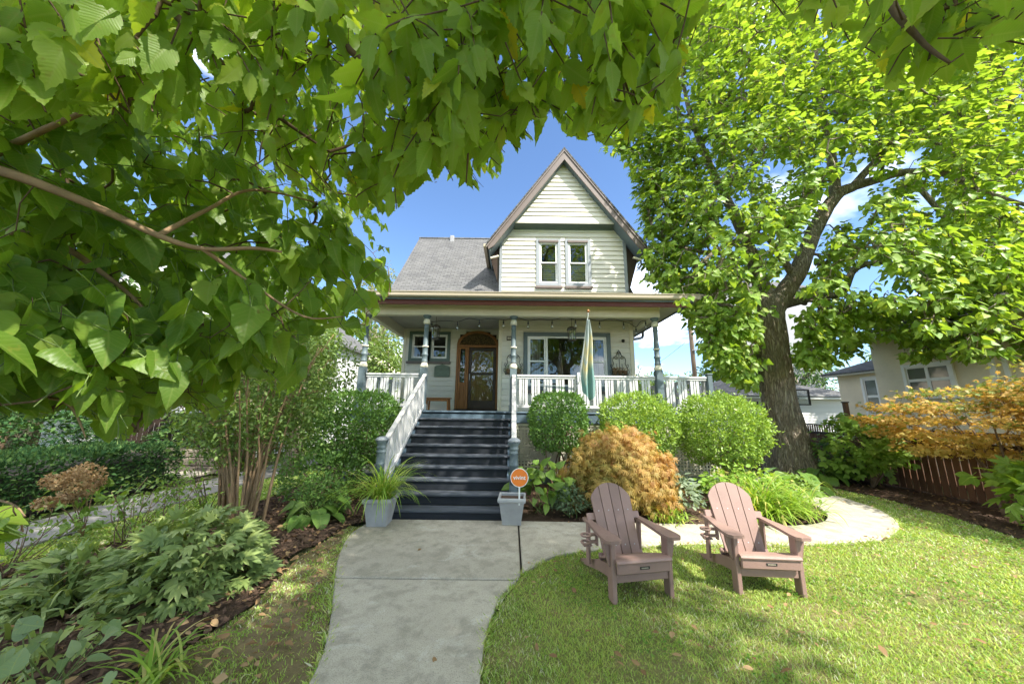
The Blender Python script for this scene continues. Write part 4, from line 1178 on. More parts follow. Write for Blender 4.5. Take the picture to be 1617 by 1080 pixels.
# ------------------------------------------------------------------ things on and about the porch
def hang_lantern(x, y, label):
    t = thing('porch_lantern', label, 'lantern', (x, y, 3.58), 0, 'lanterns under the porch ceiling')
    z = 3.58
    P = [beam((x + sx * .085, y + sy * .085, z), (x + sx * .095, y + sy * .095, z + .30), .016, .016, 0, (1, 0, 0)) for sx in (-1, 1) for sy in (-1, 1)]
    P += [beam((x + sx * .03, y + sy * .088, z), (x + sx * .03, y + sy * .096, z + .30), .008, .008, 0, (1, 0, 0)) for sx in (-1, 1) for sy in (-1, 1)]
    obj('frame', *join(*P, box(x - .105, x + .105, y - .105, y + .105, z - .025, z, .005), box(x - .12, x + .12, y - .12, y + .12, z + .30, z + .325, .006)), 'bronze', t)
    obj('roof', *lathe([(.13, .325), (.10, .36), (.03, .39), (.012, .40)], 4, (x, y, z)), 'bronze', t)
    obj('glass', *box(x - .078, x + .078, y - .078, y + .078, z + .003, z + .297), 'bulb_glass', t)
    obj('bulb', *lathe([(.015, .01), (.02, .08), (.035, .13), (.025, .18), (0, .19)], 10, (x, y, z)), 'sign_white', t, True)
    obj('chain', *tube([(x, y, z + .40), (x, y, 4.36)], .007, 6), 'bronze', t)
hang_lantern(-2.10, 8.9, 'bronze porch lantern hanging behind the post left of the stairs')
hang_lantern(1.64, 8.9, 'bronze porch lantern hanging in front of the picture window')

bulbs = [(681.6, 518), (722, 518), (757, 515), (795, 515), (834, 516), (872, 515.5), (909, 514.5), (947, 516.5), (985, 517.5), (1004.7, 525.7), (1020, 516.5)]
sl_ = thing('string_lights', 'string of clear bulbs on dark wire under the porch beam', 'string lights', (0, 8.46, 4.0))
BP = [atY(x, y, 8.46 + (.5 if i == 9 else 0) + (.25 if i == 8 else 0)) for i, (x, y) in enumerate(bulbs)]
wp = []
for i, p in enumerate(BP):
    wp.append(p + np.array([0, 0, .17]))
    if i + 1 < len(BP): wp.append((p + BP[i + 1]) / 2 + np.array([0, 0, .20 + .03 * (i % 2)]))
obj('wire', *tube(smooth_poly([wp[0] + np.array([-.1, 0, .1])] + wp, 4), .008, 5), 'wire', sl_)
for p in BP:
    s = obj('socket', *join(lathe([(.012, .06), (.02, .07), (.02, .12), (.008, .14), (.006, .18)], 8, p)), 'wire', sl_)
    obj('bulb', *lathe([(0, -.05), (.02, -.04), (.032, -.01), (.03, .02), (.018, .05), (.014, .062)], 10, p), 'bulb_glass', s, True)

# flag on a slanted pole
fl = thing('flag', 'limp teal and yellow flag on a pole at the porch rail', 'flag', (1.72, YP - .08, 2.4))
top = atY(929, 494, 7.35); bot = np.array([1.66, YP - .06, 2.30])
obj('pole', *tube([bot, bot + (top - bot) * .5, top], [.016, .016, .013], 8), 'white_frame', fl)
obj('finial', *lathe([(0, 0), (.02, .01), (.032, .035), (.028, .06), (.012, .08), (0, .085)], 12, top), 'oak', fl, True)
obj('bracket', *join(box(1.63, 1.69, YP - .09, YP - .045, 1.95, 2.62, .006)), 'white_frame', fl)
n_u, n_v = 26, 40
c0 = atY(929, 507, 7.40); c1 = atY(930, 622, 7.55); Vf, UVf = [], []
for j in range(n_v):
    v = j / (n_v - 1)
    wd = (.03 + .125 * min(1, v * 1.2) ** .8) * (1 - .12 * max(0, v - .8) / .2) * (1 + .06 * math.sin(v * 9))
    c = c0 + (c1 - c0) * v
    for i in range(n_u):
        u = i / (n_u - 1)
        ph = u * 4 * PI + v * 1.4
        low = -.06 * abs(u - .6) * 2 * v if v > .9 else 0
        Vf.append((c[0] + (u - .5) * 2 * wd + .012 * math.sin(v * 7), c[1] + (.028 + .035 * v) * math.sin(ph), c[2] - .30 * v ** 4 * (.5 - abs(u - .55)) - .06 * v * u + .03))
        UVf.append((u, 1 - v + .10 * math.sin(u * 6)))
Ff = [(j * n_u + i, j * n_u + i + 1, (j + 1) * n_u + i + 1, (j + 1) * n_u + i) for j in range(n_v - 1) for i in range(n_u - 1)]
obj('cloth', Vf, Ff, 'flag_cloth', fl, True, None, UVf)

# wrought-iron wall planters
def scroll_planter(x, label, flowers):
    y = YW - .07; t = thing('wall_planter', label, 'wall planter', (x, YW - .04, 2.62), 0, 'wrought iron wall planters')
    P = []
    def arc(pts, r=.009): P.append(tube(smooth_poly([(x + a, y, 2.62 + b) for a, b in pts], 5), r, 6))
    for s in (-1, 1):
        arc([(s * .21, .12), (s * .225, .30), (s * .17, .42), (s * .19, .52), (s * .15, .62), (s * .08, .66), (s * .03, .76), (0, .83)])
        arc([(s * .15, .62), (s * .10, .56), (s * .05, .58), (s * .06, .63), (s * .10, .62)], .007)
        arc([(s * .08, .12), (s * .08, .36), (s * .075, .42)], .007)
        arc([(s * .21, .30), (s * .26, .34), (s * .25, .40), (s * .21, .38)], .007)
        arc([(s * .21, .13), (s * .27, .15), (s * .28, .22), (s * .24, .22)], .007)
    arc([(0, .10), (0, .45), (0, .72)], .008)
    arc([(-.06, .72), (-.03, .78), (0, .72), (.03, .78), (.06, .72)], .007)
    obj('scrollwork', *join(*P, box(x - .24, x + .24, YW - .16, YW - .03, 2.70, 2.72, .003)), 'black_iron', t)
    for q in ((-.15, .15) if flowers else (-.15, 0, .15)):
        pt = obj('pot', *lathe([(.04, 0), (.065, .10), (.07, .10), (.07, .12), (.05, .12)], 14, (x + q, YW - .10, 2.722)), 'pot_clay', t, True)
        m = 60 if (flowers or q < .1) else 20
        P_ = np.array([x + q, YW - .10, 2.85]) + jitter(m, .045)
        foliage(t, 'pale_leaf' if flowers else 'dead_leaf', ['small'], P_, jitter(m, 1) + [0, 0, .5], jitter(m, 1), rng.uniform(.03, .06, m), stuff='potted_leaves')
scroll_planter(.05, 'black iron scroll planter beside the front door, behind the stair post', True)
scroll_planter(3.14, 'black iron scroll planter on the wall right of the picture window', False)

mb = thing('mailbox', 'flat green metal letter box on the wall below the small windows', 'mailbox', (-2.29, YD - .06, 2.7))
obj('body', *prism([(-2.54, 2.72), (-2.04, 2.72), (-2.04, 3.05), (-2.10, 3.08), (-2.20, 3.10), (-2.29, 3.14), (-2.38, 3.10), (-2.48, 3.08), (-2.54, 3.05)], YD - .10, YD - .024), 'mailbox_green', mb)
obj('lid', *join(box(-2.52, -2.06, YD - .115, YD - .1005, 2.95, 3.03, .005)), 'mailbox_green', mb)
obj('emblem', *join(box(-2.38, -2.20, YD - .108, YD - .1002, 2.80, 2.86, .004)), 'mailbox_green', mb)

bn = thing('bench', 'small oak plank bench on the porch beside the door', 'bench', (-2.2, 10.2, FL))
for x in (-2.52, -1.88):
    for y in (10.05, 10.35):
        obj('leg', *beam((x, y, FL), (x + (.02 if x < -2.2 else -.02), y, FL + .34), .045, .05, .005, (1, 0, 0)), 'oak', bn)
obj('seat', *join(*[box(-2.58, -1.82, 9.99 + .145 * i, 10.125 + .145 * i, FL + .34, FL + .37, .006) for i in range(3)]), 'oak', bn)
obj('stretcher', *join(box(-2.50, -1.90, 10.03, 10.06, FL + .27, FL + .335, .004), box(-2.50, -1.90, 10.34, 10.37, FL + .27, FL + .335, .004)), 'oak', bn)

# ------------------------------------------------------------------ Adirondack chairs (local frame: front towards -y)
def chair(label, loc, rz):
    t = thing('adirondack_chair', label, 'chair', loc, rz, 'lawn chairs')
    def part(name, VF, mat='chair_brown', parent=None):
        me = mesh(name, VF[0], VF[1]); return link(name, me, mat, parent or t)
    for s in (-1, 1):
        x = s * .29
        part('leg', box(x - .022, x + .022, .0, .10, 0, .525, .006))
        part('arm', prism([(s * .235, -.06), (s * .27, -.085), (s * .35, -.085), (s * .385, -.05), (s * .39, .02), (s * .375, .2), (s * .345, .42), (s * .33, .62), (s * .27, .62), (s * .265, .42), (s * .25, .2), (s * .23, .0)], .525, .553, 'z'))
        part('arm_bracket', prism([(x + s * .0225, .525), (x + s * .0225, .30), (x + s * .035, .30), (x + s * .075, .46), (x + s * .08, .525)], .03, .06, 'y'))
        part('side_rail', prism([(.02, .255), (.10, .275), (.42, .205), (.92, .02), (.90, .0), (.82, .0), (.40, .105), (.02, .165)], x - s * .05 - .013, x - s * .05 + .013, 'x'))
        part('back_post', beam((s * .30, .56, .12), (s * .30, .54, .525), .026, .07, .005, (0, 1, 0)))
    part('front_stretcher', box(-.267, .267, .012, .04, .165, .25, .005))
    ap = part('apron', box(-.275, .275, -.034, -.004, .245, .345, .010))
    me_t = box(-.05, .05, -.0375, -.0345, .283, .308, .002)
    lb = part('label_plate', me_t, 'wire', ap)
    part('label_lettering', join(*[box(-.036 + .012 * i, -.028 + .012 * i, -.0392, -.0377, .2905, .3005) for i in range(6)]), 'gutter', ap)
    # seat slats: a rounded front one, then slats sloping back
    part('seat_slat', prism([(-.045, .335), (-.05, .348), (-.04, .364), (-.02, .37), (.065, .366), (.065, .344), (-.02, .347)], -.28, .28, 'x'))
    for i in range(4):
        y0 = .072 + i * .082; z0 = .366 - (y0 - .06) * .36
        part('seat_slat', beam((-.265, y0 + .037, z0 - .022), (.265, y0 + .037, z0 - .022), .072, .022, .006, (0, .34, .94)))
    # back: four slats fanning out, rounded together at the top
    b0, b1 = np.array([0, .36, .20]), np.array([0, .66, .905])
    up = (b1 - b0); L = np.linalg.norm(up); up /= L; nrm = np.cross([1, 0, 0], up)
    edge = lambda h, k: (-.205 + .1025 * k) * (1 + .22 * h / L)
    topf = lambda x: L - .012 - .165 * min(1, (abs(x) / .252)) ** 2.3
    for k in range(4):
        g = .0045
        out = [(edge(0, k) + g, 0), (edge(0, k + 1) - g, 0)]
        xr, xl = edge(L, k + 1) - g, edge(L, k) + g
        hr = min(topf(xr), L); out.append((edge(hr, k + 1) - g, hr))
        for q in (.75, .5, .25): xx = xl + (xr - xl) * q; out.append((xx, topf(xx)))
        hl = topf(xl); out.append((edge(hl, k) + g, hl))
        n = len(out)
        V = [b0 + np.array([u, 0, 0]) + up * v - nrm * .011 for u, v in out] + [b0 + np.array([u, 0, 0]) + up * v + nrm * .011 for u, v in out]
        F = [tuple(range(n)), tuple(range(2 * n - 1, n - 1, -1))] + [(i, i + n, (i + 1) % n + n, (i + 1) % n) for i in range(n)]
        sl2 = part('back_slat', (np.array(V), F))
        for hh in (.14, .47):
            cx = (edge(hh, k) + edge(hh, k + 1)) / 2
            q = b0 + np.array([cx, 0, 0]) + up * hh
            part('screw', tube([q - nrm * .0112, q - nrm * .0135], .0065, 8) if nrm[1] > 0 else tube([q + nrm * .0112, q + nrm * .0135], .0065, 8), 'steel', sl2)
    sgn = 1 if nrm[1] > 0 else -1
    for hh, ww in ((.05, .25), (.42, .31)):
        q = b0 + up * hh + nrm * sgn * .026
        part('back_crossbar', beam(q - np.array([ww, 0, 0]), q + np.array([ww, 0, 0]), .07, .026, .005, tuple(nrm * sgn)))
    # cup holder on the chair's outer arm
    cx, cy = -.45, .26
    ring = [(cx + .045 * math.cos(a), cy + .045 * math.sin(a)) for a in np.linspace(0, 2 * PI, 17)]
    P = []
    for z in (.50, .435):
        P.append(tube([(a, b, z) for a, b in ring], .011, 6, False))
        P.append(box(-.41, -.335, cy - .02, cy + .02, z - .011, z + .011, .003))
    P.append(box(cx - .03, cx + .06, cy - .022, cy + .022, .40, .415, .003)); P.append(box(-.345, -.325, cy - .022, cy + .022, .40, .526, .003))
    part('cup_holder', join(*P))
    return t
chair('brown slatted Adirondack chair half in shade nearest the front walk', (1.25, 3.46, 0), math.radians(11))
chair('brown slatted Adirondack chair fully in the sun on the right lawn', (2.51, 3.56, 0), math.radians(-4))

# ------------------------------------------------------------------ planters and the yard sign
def planter(label, x, y, rz):
    t = thing('planter', label, 'planter', (x, y, .036), rz, 'square planters at the foot of the stairs')
    def ringf(w, z): return [(-w, -w, z), (w, -w, z), (w, w, z), (-w, w, z)]
    V, F = [], []
    lv = [(.135, 0), (.185, .325)]
    for w, z in lv: V += ringf(w, z)
    F += [(0, 3, 2, 1)] + [(i, (i + 1) % 4, 4 + (i + 1) % 4, 4 + i) for i in range(4)]
    me = mesh('body', V, F); link('body', me, 'planter_grey', t)
    R = [(.19, .315), (.205, .325), (.21, .35), (.205, .378), (.185, .382), (.175, .37), (.172, .28)]
    V, F = [], []
    for w, z in R: V += ringf(w, z)
    for k in range(len(R) - 1): F += [(4 * k + i, 4 * k + (i + 1) % 4, 4 * k + 4 + (i + 1) % 4, 4 * k + 4 + i) for i in range(4)]
    link('rim', mesh('rim', V, F), 'planter_grey', t)
    link('soil', mesh('soil', ringf(.172, .335), [(0, 1, 2, 3)]), 'mulch', t)
    link('ledge', mesh('ledge', *box(-.10, .10, -.175, -.15, .10, .24, .004)) if False else mesh('ledge', *box(-.142, .142, -.142, .142, -.0, .018, .005)), 'planter_grey', t)
    return t
planter('grey square planter left of the stairs holding arching grass', -1.93, 5.35, .03)
planter('grey square planter right of the stairs holding the round orange sign', .03, 5.48, -.04)

sg = thing('yard_sign', 'round orange security company yard sign reading vivint on a stake', 'sign', (.135, 5.30, .40))
cx, cy, cz = .135, 5.27, .715
obj('stake', *box(cx - .012, cx + .012, cy + .005, cy + .013, .33, .64, .002), 'sign_white', sg)
V, F = [], []
def disc(r, y0, y1, k=40): return prism([(cx + r * math.cos(2 * PI * i / k), cz + r * math.sin(2 * PI * i / k)) for i in range(k)], y0, y1)
obj('rim', *disc(.135, cy, cy + .004), 'sign_white', sg)
obj('disc', *disc(.125, cy - .002, cy - .0004), 'sign_orange', sg)
fc = bpy.data.curves.new('lettering', 'FONT'); fc.body = 'vivint'; fc.align_x = 'CENTER'; fc.align_y = 'CENTER'; fc.size = .085; fc.extrude = .0006; fc.offset = .0012
to = bpy.data.objects.new('tmp', fc); COL.objects.link(to)
dg = bpy.context.evaluated_depsgraph_get(); me = bpy.data.meshes.new_from_object(to.evaluated_get(dg)); bpy.data.objects.remove(to)
me.name = 'lettering'; me.materials.clear(); me.materials.append(MATS['sign_white'])
lt = link('lettering', me, None, sg, (cx - sg.location.x, cy - .0032 - sg.location.y, cz - sg.location.z), (PI / 2, 0, 0))

# ------------------------------------------------------------------ fence on the right lot line
fe = thing('fence', 'reddish cedar board fence with slatted top along the right lot line', 'fence', (9.15, 8, 0))
FM = {}
def fpiece(name, key, VF, mat, loc):
    if key not in FM: FM[key] = mesh(name, *VF); FM[key].materials.append(MATS[mat])
    return link(name, FM[key], None, fe, np.array(loc) - org(fe))
y = 3.2
while y < 13.2:
    fpiece('board', 'b%d' % random.randint(0, 2), box(-.01, .01, -.058, .058, .04, 1.10, .003), 'cedar', (9.15 + random.uniform(-.006, .006), y, random.uniform(-.015, .01))); y += .132
y = 3.2
while y < 13.2:
    fpiece('slat', 's', box(-.009, .009, -.018, .018, 1.165, 1.35, .002), 'cedar', (9.15, y, 0)); y += .078
obj('top_rail', *box(9.10, 9.20, 3.1, 13.3, 1.10, 1.165, .006), 'dark_cap', fe)
obj('cap_rail', *box(9.12, 9.18, 3.1, 13.3, 1.35, 1.375, .004), 'dark_cap', fe)
obj('back_rail', *join(box(9.175, 9.21, 3.1, 13.3, .22, .31), box(9.175, 9.21, 3.1, 13.3, .85, .94)), 'cedar', fe)
for y in (4.2, 6.6, 9.0, 11.4): obj('post', *box(9.215, 9.31, y - .045, y + .045, 0, 1.1, .006), 'cedar', fe)
gp2 = thing('gate_post', 'tall cedar post standing behind the right fence', 'post', (9.6, 9.7, 0))
obj('shaft', *box(9.55, 9.65, 9.65, 9.75, 0, 2.0, .008), 'cedar', gp2); obj('cap', *box(9.535, 9.665, 9.635, 9.765, 2.0, 2.03, .006), 'dark_cap', gp2)

# ------------------------------------------------------------------ neighbour's stucco house on the right
nb = thing('stucco_house', 'beige stucco neighbouring house with white windows beyond the right fence', 'house', (14, 9, 0))
XN = 12.0
obj('wall', *box(XN, 20, 3.0, 10.94, 0, 4.05), 'stucco', nb)
obj('rear_wall', *box(XN + .35, 19, 10.95, 12.6, 0, 3.05), 'stucco', nb)
obj('eave', *join(box(XN - .35, 20.4, 2.6, 11.2, 4.05, 4.12, .01), box(XN - .42, XN - .34, 2.6, 11.25, 4.02, 4.22, .01)), 'white_frame', nb)
obj('roof', *thick([[(XN - .42, 2.6, 4.2), (20.5, 2.6, 4.2), (16.2, 6.5, 6.7), (16.2, 7.2, 6.7)], [(XN - .42, 11.25, 4.2), (XN - .42, 2.6, 4.2), (16.2, 6.5, 6.7), (16.2, 7.2, 6.7)], [(20.5, 11.25, 4.2), (XN - .42, 11.25, 4.2), (16.2, 7.2, 6.7)]], .08), 'shingles', nb)
obj('rear_eave', *join(box(XN + .05, 19, 10.96, 12.9, 3.05, 3.13, .01)), 'white_frame', nb)
obj('rear_roof', *thick([[(XN + .02, 12.95, 3.14), (XN + .02, 10.96, 3.14), (15, 10.96, 4.0), (15, 12.95, 4.0)]], .05), 'shingles', nb)
def xwin(y0, y1, z0, z1, X, panes=1):
    P = [box(X - .05, X + .02, y0, y0 + .09, z0, z1, .004), box(X - .05, X + .02, y1 - .09, y1, z0, z1, .004), box(X - .049, X + .02, y0 + .09, y1 - .09, z1 - .09, z1, .004), box(X - .049, X + .02, y0 + .09, y1 - .09, z0, z0 + .07, .004)]
    w = obj('window', *join(*P), 'white_frame', nb)
    obj('sill', *box(X - .09, X + .02, y0 - .03, y1 + .03, z0 - .06, z0 - .001, .006), 'white_frame', w)
    for i in range(panes):
        a = y0 + .09 + (y1 - y0 - .18) * i / panes; b = y0 + .09 + (y1 - y0 - .18) * (i + 1) / panes; m = (z0 + z1) / 2
        for c, d in ((z0 + .07, m), (m, z1 - .09)):
            fr = [box(X - .03, X + .01, a, a + .04, c, d), box(X - .03, X + .01, b - .04, b, c, d), box(X - .029, X + .01, a + .04, b - .04, c, c + .04), box(X - .029, X + .01, a + .04, b - .04, d - .04, d)]
            s = obj('sash', *join(*fr), 'white_frame', w)
            obj('pane', np.array([(X - .012, a + .03, c + .03), (X - .012, b - .03, c + .03), (X - .012, b - .03, d - .03), (X - .012, a + .03, d - .03)]), [(0, 1, 2, 3)], 'dark_glass', w)
def dglass():
    t = NT('dark_glass')
    return t.done(t.bsdf((.09, .10, .11), .06, t.bump(t.noise(2, 2, .5, t.pos()), .05, .05), .6))
dglass()
xwin(8.95, 10.15, 2.2, 3.16, XN, 2); xwin(11.15, 11.75, 1.6, 2.95, XN + .35, 1); xwin(5.2, 6.6, 1.9, 3.2, XN, 2)
obj('corner_trim', *join(box(XN - .03, XN + .01, 8.16, 8.28, 2.0, 4.0, .004), box(XN - .03, XN + .01, 7.95, 8.04, 2.0, 4.0, .004)), 'white_frame', nb)

# garage, far buildings, pole and wires
ga = thing('garage', 'white sided garage with grey hip roof seen beside the big trunk', 'garage', (14.5, 18, 0))
gwall = obj('wall', *box(10.9, 18.6, 18.02, 24, 0, 2.45), 'white_siding', ga)
z = 0.1
while z < 2.4:
    zt = min(z + .16, 2.44)
    V = [(10.86, 17.99, z), (18.64, 17.99, z), (18.64, 18.012, zt), (10.86, 18.012, zt), (10.86, 18.015, z), (18.64, 18.015, z), (18.64, 18.016, zt), (10.86, 18.016, zt)]
    obj('siding_board', V, [(0, 1, 2, 3), (4, 5, 1, 0), (5, 4, 7, 6), (3, 2, 6, 7), (4, 0, 3, 7), (1, 5, 6, 2)], 'white_siding', gwall); z += .15
obj('fascia', *join(box(10.5, 19.0, 17.58, 17.62, 2.40, 2.58, .005), box(10.5, 19.0, 17.62, 18.02, 2.40, 2.42)), 'white_frame', ga)
obj('roof', *thick([[(10.45, 17.55, 2.56), (19.05, 17.55, 2.56), (15.6, 21, 3.75), (13.6, 21, 3.75)], [(10.45, 24.4, 2.56), (10.45, 17.55, 2.56), (13.6, 21, 3.75)], [(19.05, 17.55, 2.56), (19.05, 24.4, 2.56), (15.6, 21, 3.75)], [(19.05, 24.4, 2.56), (10.45, 24.4, 2.56), (13.6, 21, 3.75), (15.6, 21, 3.75)]], .06), 'shingles', ga)
obj('wall_lamp', *join(box(12.9, 13.1, 17.86, 17.99, 1.9, 2.25, .02)), 'black_iron', ga)
hoop = thing('basketball_hoop', 'dark framed basketball backboard behind the trunk in front of the garage', 'backboard', (12.2, 14.0, 0))
bx, by = atY(1262, 628, 14)[0], 14.0
obj('backboard', *box(bx - .35, bx + .42, by, by + .03, 2.02, 2.62, .004), 'glass', hoop)
obj('frame', *frame_rect(bx - .38, bx + .45, 2.0, 2.65, .05, by - .02, by + .05), 'black_iron', hoop)
obj('stand', *join(tube([(bx, by + .06, 2.3), (bx, by + .5, 2.0), (bx, by + .6, 0)], .05, 8)), 'black_iron', hoop)

fb = thing('grey_building', 'tall pale grey house wall far behind the garage', 'building', (17, 30, 0))
pA, pB = atY(1134, 505, 30), atY(1200, 505, 30)
obj('wall', *box(pA[0], pA[0] + 9, 30, 31.2, 0, 13.3), 'grey_wall', fb)
obj('roof', *thick([[(pA[0] - .4, 29.6, 13.25), (pA[0] + 9.4, 29.6, 13.25), (pA[0] + 9.4, 34, 15.5), (pA[0] - .4, 34, 15.5)], [(pA[0] - .4, 34, 15.5), (pA[0] + 9.4, 34, 15.5), (pA[0] + 9.4, 38.4, 13.25), (pA[0] - .4, 38.4, 13.25)]], .1), 'shingles', fb)
for zz in (2.2, 5.4):
    w = obj('window', *frame_rect(pA[0] + 1.2, pA[0] + 2.2, zz, zz + 1.5, .1, 29.95, 30.02), 'white_frame', fb); obj('pane', *pane(pA[0] + 1.25, pA[0] + 2.15, zz + .05, zz + 1.45, 29.98), 'dark_glass', w)

up_ = thing('utility_pole', 'brown wooden utility pole behind the porch rail on the right', 'pole', (12.2, 24, 0))
px0 = atY(1094, 560, 24); px1 = atY(1086, 480, 24)
obj('shaft', *tube([(px0[0], 24, 0), (px0[0], 24, 6), (px0[0], 24, 11)], [.16, .15, .12], 12), 'pole_wood', up_, True)
obj('crossarm', *box(px0[0] - 1.1, px0[0] + 1.1, 23.78, 23.9, 9.9, 10.05, .01), 'pole_wood', up_)
obj('bracket', *join(box(px0[0] - .1, px0[0] + .3, 23.7, 23.84, 6.0, 6.08, .01), tube([(px0[0] + .3, 23.75, 6.3), (px0[0] + .3, 23.75, 5.6)], .05, 8)), 'steel', up_)
def cable(label, a, b, sag, r=.013):
    a, b = np.array(a, float), np.array(b, float)
    P = [a + (b - a) * t - np.array([0, 0, sag * 4 * t * (1 - t)]) for t in np.linspace(0, 1, 14)]
    o = obj('overhead_wire', *tube(P, r, 5), 'wire'); return tag(o, label, 'wire', 'overhead wires')
cable('upper overhead wire running down from the pole to the house', (px0[0], 24, 8.6), (3.5, 13.0, 5.6), .4)
cable('thick overhead wire sloping across the pole below the clouds', atY(1190, 552, 23.7), atY(1010, 636, 30), .1, .03)
cable('thin overhead wire sloping to the left of the pole', atY(1083, 540, 24), atY(1020, 586, 40), .1)

# neighbour's white house on the left, seen through the leaves
ln = thing('white_house', 'white sided neighbouring house with peaked roof behind the left shrubs', 'house', (-10.5, 14, 0))
obj('wall', *join(box(-16, -8.6, 11.5, 19, 0, 5.0), prism([(-16, 5.0), (-8.6, 5.0), (-12.3, 8.4)], 11.5, 19)), 'white_siding', ln)
lw_ = []
z = .3
while z < 4.9:
    V = [(-16.02, 11.47, z), (-8.58, 11.47, z), (-8.58, 11.49, z + .18), (-16.02, 11.49, z + .18), (-16.02, 11.495, z), (-8.58, 11.495, z), (-8.58, 11.495, z + .18), (-16.02, 11.495, z + .18)]
    obj('siding_board', V, [(0, 1, 2, 3), (4, 5, 1, 0), (5, 4, 7, 6), (4, 0, 3, 7), (1, 5, 6, 2)], 'white_siding', ln); z += .175
obj('roof', *thick([[(-8.3, 11.1, 4.72), (-8.3, 19.4, 4.72), (-12.3, 19.4, 8.55), (-12.3, 11.1, 8.55)], [(-12.3, 11.1, 8.55), (-12.3, 19.4, 8.55), (-16.3, 19.4, 4.72), (-16.3, 11.1, 4.72)]], .12), 'shingles', ln)
for x0, z0 in ((-10.6, 1.6), (-13.5, 1.6), (-12.8, 5.4)):
    w = obj('window', *frame_rect(x0, x0 + 1.0, z0, z0 + 1.5, .1, 11.43, 11.5), 'white_frame', ln); obj('pane', *pane(x0 + .05, x0 + .95, z0 + .05, z0 + 1.45, 11.45), 'dark_glass', w)
sh = thing('shed', 'low shed with pale peaked roof behind the left porch rail', 'shed', (-8.2, 22, 0))
q0, q1 = atY(584, 590, 22), atY(598, 560, 22)
obj('wall', *box(q0[0] - 3, q0[0] + 2.2, 22, 26, 0, 3.0), 'white_siding', sh)
obj('roof', *thick([[(q0[0] + 2.5, 21.7, 2.95), (q0[0] + 2.5, 26.3, 2.95), (q0[0] - .4, 26.3, 5.2), (q0[0] - .4, 21.7, 5.2)], [(q0[0] - .4, 21.7, 5.2), (q0[0] - .4, 26.3, 5.2), (q0[0] - 3.3, 26.3, 2.95), (q0[0] - 3.3, 21.7, 2.95)]], .1), 'stucco', sh)
obj('gable', *prism([(q0[0] - 3, 3.0), (q0[0] + 2.2, 3.0), (q0[0] - .4, 5.05)], 22, 22.2), 'stucco', sh)

# left background: stone steps and wall, dark fence
sw = thing('stone_wall', 'low stone block retaining wall at the end of the left hedge', 'wall', (-9.2, 9.0, 0))
BM = {}
for r in range(3):
    x = -10.6 + (.16 if r % 2 else 0)
    while x < -7.6:
        L = random.uniform(.26, .42)
        V, F = box(x, x + L - .012, 8.95 + random.uniform(-.015, .015), 9.3, r * .2 + .005, r * .2 + .19, .015)
        obj('stone', V, F, 'stone', sw); x += L
stp = thing('stone_step', 'worn concrete doorstep in front of the stone wall', 'step', (-7.9, 8.2, 0))
obj('tread', *box(-8.6, -7.2, 7.9, 8.5, .10, .16, .012), 'concrete', stp); obj('riser', *box(-8.56, -7.24, 7.93, 8.48, 0, .10, .005), 'stone', stp)
lf = thing('fence', 'dark brown board fence behind the stone wall on the left', 'fence', (-9.5, 10, 0))
for i in range(22):
    obj('board', *box(-11.4 + i * .145, -11.4 + i * .145 + .125, 9.99, 10.012, 0, 1.5 + random.uniform(-.02, .02), .003), 'dark_cap', lf)
obj('rail', *join(box(-11.4, -8.2, 10.013, 10.05, .6, .7), box(-11.4, -8.2, 10.013, 10.05, 1.2, 1.3)), 'dark_cap', lf)
# ------------------------------------------------------------------ vegetation
UP = np.array([[0, 0, 1.0]])
leafmat('dry_petal', [(0, (.30, .19, .09)), (.5, (.42, .28, .14)), (1, (.50, .37, .20))], .3, (1.2, 1, .7), .7)

def sph(n):
    return unit(rng.normal(0, 1, (n, 3)))
def stems(parent, base, tips, r0, r1, mat, name='stem', bend=.08, each=False):
    P = []
    for t in tips:
        b = np.asarray(base, float) + np.array([*rng.normal(0, .05, 2), 0]); t = np.asarray(t, float)
        L = np.linalg.norm(t - b)
        m = (b + t) / 2 + np.array([*rng.normal(0, bend * L, 2), .05 * L])
        VF = tube(smooth_poly([b, (b + m) / 2 + rng.normal(0, .02 * L, 3), m, t], 3), np.linspace(r0, r1, 10), 6)
        if each: obj(name, *VF, mat, parent, True)
        else: P.append(VF)
    if not each: obj(name, *join(*P), mat, parent, True)

def ball_shrub(name, label, cat, c, r, n, mat, size, tpls=('small', 'tiny'), power=2.6, base=None, group=None, under=-1.0, nst=9, stemmat='shrub_stem', lump=.22, nparts=0, loose=0.06, droop=0.0, inner=.28):
    """rounded shrub: leaves in a shell over a superellipsoid, a thinner fill inside, stems from the ground"""
    c, r = np.array(c, float), np.array(r, float)
    base = np.array(base if base is not None else (c[0], c[1], 0.0), float)
    t = thing(name, label, cat, tuple(base), 0, group)
    d = sph(int(n * 1.6)); d = d[d[:, 2] > under][:n]; n = len(d)
    k = (np.abs(d) ** power).sum(1) ** (-1 / power)
    lm = np.array([mnoise.noise(tuple(v * 2.7 + c)) + .6 * mnoise.noise(tuple(v * 7 + c)) for v in d])
    q = rng.random(n)
    depth = np.where(q < inner, rng.uniform(.35, .9, n), np.where(q > .965, rng.uniform(1.0, 1.13, n), 1 - np.abs(rng.normal(0, loose, n))))
    P = c + d * r * (k * (1 + lump * lm) * depth)[:, None]
    A = d * .8 + UP * .35 + jitter(n, .55) - UP * droop
    N = d * .7 + UP * .5 + jitter(n, .5)
    foliage(t, mat, list(tpls), P, A, N, size * rng.uniform(.7, 1.35, n), nparts=nparts)
    if nst:
        tips = c + sph(nst) * r * np.array([.62, .62, .35]) - np.array([0, 0, r[2] * .1])
        stems(t, base, tips, .022, .010, stemmat)
    return t
GP_ = 'clipped shrubs in front of the porch'
